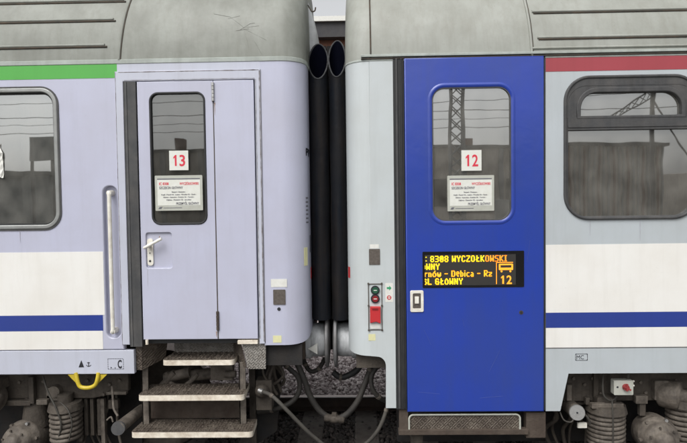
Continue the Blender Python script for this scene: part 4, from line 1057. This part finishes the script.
# ================================================================== TRACK, GROUND
def plane(name, x0, x1, y0, y1, z, m):
    o = MB().add([(x0, y0, z), (x1, y0, z), (x1, y1, z), (x0, y1, z)], [(0, 1, 2, 3)]).build(name, m); o['kind'] = 'structure'; return o
plane('ground', -300, 300, -300, 300, -.24, M['ground'])
mb = MB(); mb.box(-40, 40, -7.5, -.42, -.2, .30); pl_ = mb.build('platform', M['asphalt'], bevel=.02); pl_['kind'] = 'structure'
def rail(Y, label):
    mb = MB(); pr = [(-.07, -.16), (.07, -.16), (.07, -.148), (.012, -.125), (.012, -.04), (.036, -.03), (.036, -.008), (.028, -.0), (-.028, 0), (-.036, -.008), (-.036, -.03), (-.012, -.04), (-.012, -.125), (-.07, -.148)]
    n = len(pr); vs = [(x, Y+p[0], p[1]) for x in (-25, 25) for p in pr]
    for i in range(n):
        top = i in (6, 7, 8)
        mb.add([vs[i], vs[(i+1) % n], vs[(i+1) % n+n], vs[i+n]], [(0, 1, 2, 3)], 1 if top else 0)
    o = mb.build('rail', [M['rail'], M['railtop']], origin=(0, Y, -.16)); tag(o, label, 'rail', 'steel running rails')
YR = .66
rail(YR, 'nearer steel rail under the coaches, below the steps'); rail(YR+1.5, 'far shiny topped rail seen through the gap under the hoses')
def sleeper():
    mb = MB(); mb.box(-.13, .13, -1.3, 1.3, -.2, -.0); return mb.build('sleeper', M['concrete'], origin=(0, 0, 0), bevel=.02)
sl0 = sleeper(); kx = [X(310, 430, 1.4), X(367, 430, 1.4)]; stepx = kx[1]-kx[0]
names = {0: 'concrete sleeper under the gap just left of the U shaped hose bottom', 1: 'concrete sleeper under the gap just left of the blue door coach'}
for i, k in enumerate([0, 1, -1, -2, -3, 2, 3, 4]):
    o = sl0 if i == 0 else sl0.copy()
    if i: COL.objects.link(o)
    o.location = (kx[0]+k*stepx, YR+.75, -.165)
    tag(o, names.get(k, 'concrete sleeper lying in the dark under the coaches'), 'sleeper', 'concrete sleepers of the track')
# ballast stones
def stones(n, xr, yr, zf, smin, smax, name, mats, label):
    ico = []
    ph = (1+5**.5)/2
    V = np.array([(-1, ph, 0), (1, ph, 0), (-1, -ph, 0), (1, -ph, 0), (0, -1, ph), (0, 1, ph), (0, -1, -ph), (0, 1, -ph), (ph, 0, -1), (ph, 0, 1), (-ph, 0, -1), (-ph, 0, 1)])/1.9
    F = np.array([(0,11,5),(0,5,1),(0,1,7),(0,7,10),(0,10,11),(1,5,9),(5,11,4),(11,10,2),(10,7,6),(7,1,8),(3,9,4),(3,4,2),(3,2,6),(3,6,8),(3,8,9),(4,9,5),(2,4,11),(6,2,10),(8,6,7),(9,8,1)])
    cx = rng.uniform(*xr, n); cy = rng.uniform(*yr, n); cz = np.array([zf(x, y) for x, y in zip(cx, cy)])+rng.uniform(-.012, .018, n)
    s = rng.uniform(smin, smax, (n, 1, 1))*np.array([1, 1, 1.])*rng.uniform(.6, 1.15, (n, 1, 3))
    jit = 1+rng.uniform(-.28, .28, (n, 12, 1))
    v = V[None]*jit*s
    q_ = rng.normal(size=(n, 4)); q_ /= np.linalg.norm(q_, axis=1)[:, None]
    w, x, y, z = q_.T
    R_ = np.stack([1-2*(y*y+z*z), 2*(x*y-z*w), 2*(x*z+y*w), 2*(x*y+z*w), 1-2*(x*x+z*z), 2*(y*z-x*w), 2*(x*z-y*w), 2*(y*z+x*w), 1-2*(x*x+y*y)], 1).reshape(n, 3, 3)
    v = np.einsum('nij,nkj->nki', R_, v)+np.stack([cx, cy, cz], 1)[:, None, :]
    f = (F[None]+(np.arange(n)*12)[:, None, None]).reshape(-1, 3)
    me = bpy.data.meshes.new(name); nf = len(f)
    me.vertices.add(n*12); me.vertices.foreach_set('co', v.reshape(-1).astype('f'))
    me.loops.add(nf*3); me.loops.foreach_set('vertex_index', f.reshape(-1).astype('i'))
    me.polygons.add(nf); me.polygons.foreach_set('loop_start', np.arange(0, nf*3, 3, dtype='i'))
    me.materials.append(mats[0]); me.materials.append(mats[1]); me.materials.append(mats[2])
    me.polygons.foreach_set('material_index', np.repeat(rng.integers(0, 3, n), 20).astype('i'))
    me.update(calc_edges=True); me.validate()
    o = bpy.data.objects.new(name, me); COL.objects.link(o); tag(o, label, 'ballast', None, 'stuff'); return o
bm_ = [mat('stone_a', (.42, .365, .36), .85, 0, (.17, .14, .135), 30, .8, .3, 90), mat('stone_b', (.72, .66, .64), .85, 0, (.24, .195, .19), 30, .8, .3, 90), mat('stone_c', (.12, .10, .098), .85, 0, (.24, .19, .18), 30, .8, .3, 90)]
bd_ = [mat('dark_stone_a', (.045, .038, .034), .7, 0, (.02, .017, .015), 30, .8, .3, 90), mat('dark_stone_b', (.09, .075, .066), .7, 0, (.04, .032, .03), 30, .8, .3, 90), mat('dark_stone_c', (.022, .019, .018), .6, 0, (.045, .036, .03), 30, .8, .3, 90)]  # much darker set for the stones between the rails
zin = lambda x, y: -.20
stones(17000, (-3.4, 3.8), (.0, 2.1), zin, .016, .034, 'ballast_between_rails', bd_, 'dark ballast stones between the rails under the coaches')
zout = lambda x, y: -.17+.06*min(1, (y-2.2)/.6)+.03*math.sin(x*2.1+y*1.7) if y < 6 else -.10
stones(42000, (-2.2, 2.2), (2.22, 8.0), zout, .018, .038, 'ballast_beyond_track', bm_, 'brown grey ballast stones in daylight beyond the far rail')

# ================================================================== FAR BUILDING SEEN THROUGH THE GAP
YB = 22
zt0, zt1, zt2, zt3 = Z(17, 330, YB), Z(22, 330, YB), Z(37, 330, YB), Z(43, 330, YB)
e = empty('station_building', (0, YB, -.2)); tag(e, 'brick station building with a dark eave seen high in the gap between the coaches', 'building')
MB().box(-14, 12, YB+.5, YB+9, -.2, zt2).build('wall', M['brick'], e)
mb = MB(); mb.box(-15, 13, YB, YB+10, zt2, zt1); mb.build('eave', M['darkroof'], e)
MB().box(-15, 13, YB-.15, YB+10, zt1+.003, zt0).build('gutter', M['label'], e)
for k in range(8):
    x = -12+3.1*k; MB().box(x, x+1.3, YB+.44, YB+.49, 2, 4.4).build('window', M['screen'], e); 
# ================================================================== BEHIND THE CAMERA (mirrored in the windows)
e = empty('warehouse', (0, -34, -.2)); tag(e, 'long beige flat roofed building mirrored in the coach windows', 'building')
MB().box(-16, 20.3, -42, -34, -.2, 5.7).build('wall', M['plaster'], e)
MB().box(-16.3, 20.6, -42.3, -33.7, 5.703, 5.9).build('roof', M['darkroof'], e)
for k in range(26): MB().box(12.2+k*.32, 12.3+k*.32, -33.99, -33.86, -.2, 5.7).build('wall_rib', M['steel'] if k % 3 else M['brick'], e)
for k in range(11):
    x = -15+2.5*k; MB().box(x, x+1.6, -33.98, -33.94, 1.8, 3.6).build('window', M['screen'], e)
    MB().box(x-.5, x-.2, -33.9, -33.72, -.2, 5.69).build('pilaster', M['steel'], e)
    if k % 2: MB().box(x, x+.5, -36, -35.4, 5.9, 6.5+.3*(k % 3)).build('chimney', M['brick'], e)
e = empty('shed', (30, -45, -.2)); tag(e, 'lower grey shed mirrored right of the beige building', 'building')
MB().poly([(18, -.2), (60, -.2), (60, 3.6), (39, 5.2), (18, 3.6)], -52, -46).build('wall', M['plaster'], e)
def cabinet(x, y, w, h, z, label):
    e = empty('notice_board', (x, y, .3)); tag(e, label, 'board', 'boards on the opposite platform')
    MB().box(x-w/2, x+w/2, y-.05, y+.05, z, z+h).build('panel', M['steel'], e, bevel=.01)
    for sx_ in (-.42, .42): MB().box(x+sx_*w-.03, x+sx_*w+.03, y-.03, y+.03, .0, z).build('post', M['darkroof'], e)
cabinet(-7.76, -9.5, .62, .57, 3.42, 'grey board on two posts mirrored in the left coach window')
cabinet(4.4, -11.5, 1.1, 1.2, 1.1, 'low grey board on two posts mirrored in the blue door window')
e = empty('goods_shed', (-28, -40, -.2)); tag(e, 'grey goods shed with a shallow roof mirrored in the left coach window', 'building')
MB().box(-44, -19, -50, -40, -.2, 4.6).build('wall', M['steel'], e)
MB().poly([(-44.5, 4.6), (-18.5, 4.6), (-31.5, 5.3)], -51, -39.5).build('roof', M['darkroof'], e)
def mast(x, y, h, w, label):
    e = empty('lattice_mast', (x, y, -.2)); tag(e, label, 'mast', 'overhead line masts')
    mb = MB()
    for sx_ in (-1, 1):
        for sy_ in (-1, 1): mb.box(x+sx_*w/2-.03, x+sx_*w/2+.03, y+sy_*w/3-.03, y+sy_*w/3+.03, -.2, h)
    mb.build('upright', M['steel'], e)
    mb = MB(); n = int(h/w); 
    for k in range(n):
        z0, z1 = k*w*1.0, (k+1)*w*1.0
        for yy in (-w/3, w/3):
            mb.cyl((x-w/2, y+yy, z0), (x+w/2, y+yy, z1), .018, n=6); mb.cyl((x+w/2, y+yy, z0), (x-w/2, y+yy, z1), .018, n=6)
    mb.build('lattice', M['steel'], e)
    mb = MB(); mb.cyl((x, y, h-.8), (x+2.6, y-.2, h-.3), .03, n=8); mb.cyl((x, y, h-2.0), (x+2.6, y-.2, h-.3), .03, n=8); mb.cyl((x+2.6, y, h-.3), (x+2.6, y, h-1.4), .02, n=6); mb.build('bracket_arm', M['steel'], e)
mast(2.98, -12.5, 8.2, .36, 'lattice mast mirrored in the blue door window')
mast(17.5, -24, 8.4, .6, 'distant lattice mast mirrored in the right coach window')
mast(-12.5, -20, 8.4, .6, 'lattice mast mirrored in the left coach window')
for i, (y, z) in enumerate(((-17, 5.6), (-17, 6.7), (-22, 5.6), (-22, 6.9), (-28, 6.8))):
    mb = MB(); mb.tube([(-40+4*k, y, z+(.14*math.cos(k*.9) if i % 2 else 0)) for k in range(21)], .014, 6)
    o = mb.build('overhead_wire', M['ink'], origin=(0, y, z)); tag(o, ['lowest nearest contact wire', 'sagging nearest catenary wire', 'straight second contact wire', 'sagging second catenary wire', 'highest most distant feeder wire'][i]+' mirrored as a thin line in the windows', 'wire', 'overhead wires')

# slanting lattice jib mirrored in the upper sash of the right window
e = empty('yard_crane', (17.6, -30, -.2)); tag(e, 'yard crane with a slanting lattice jib mirrored in the right window', 'crane')
MB().box(17.5, 17.7, -30.1, -29.9, -.2, 8.6).build('tower', M['darkroof'], e)
mb = MB(); a0, a1 = Vector((14.4, -30, 6.5)), Vector((17.6, -30, 8.2)); n = 8
for o_ in (0, .5): mb.cyl(a0+Vector((0, 0, o_*.3)), a1+Vector((0, 0, o_)), .04, n=6)
for k in range(n):
    t, u = k/n, (k+1)/n; mb.cyl(a0.lerp(a1, t), a0.lerp(a1, u)+Vector((0, 0, .15+.35*u)), .025, n=6); mb.cyl(a0.lerp(a1, u), a0.lerp(a1, t)+Vector((0, 0, .15+.35*t)), .025, n=6)
mb.build('jib', M['darkroof'], e)
MB().cyl((17.6, -30, 8.1), (19.8, -30, 4.5), .05, n=6).build('stay', M['darkroof'], e)
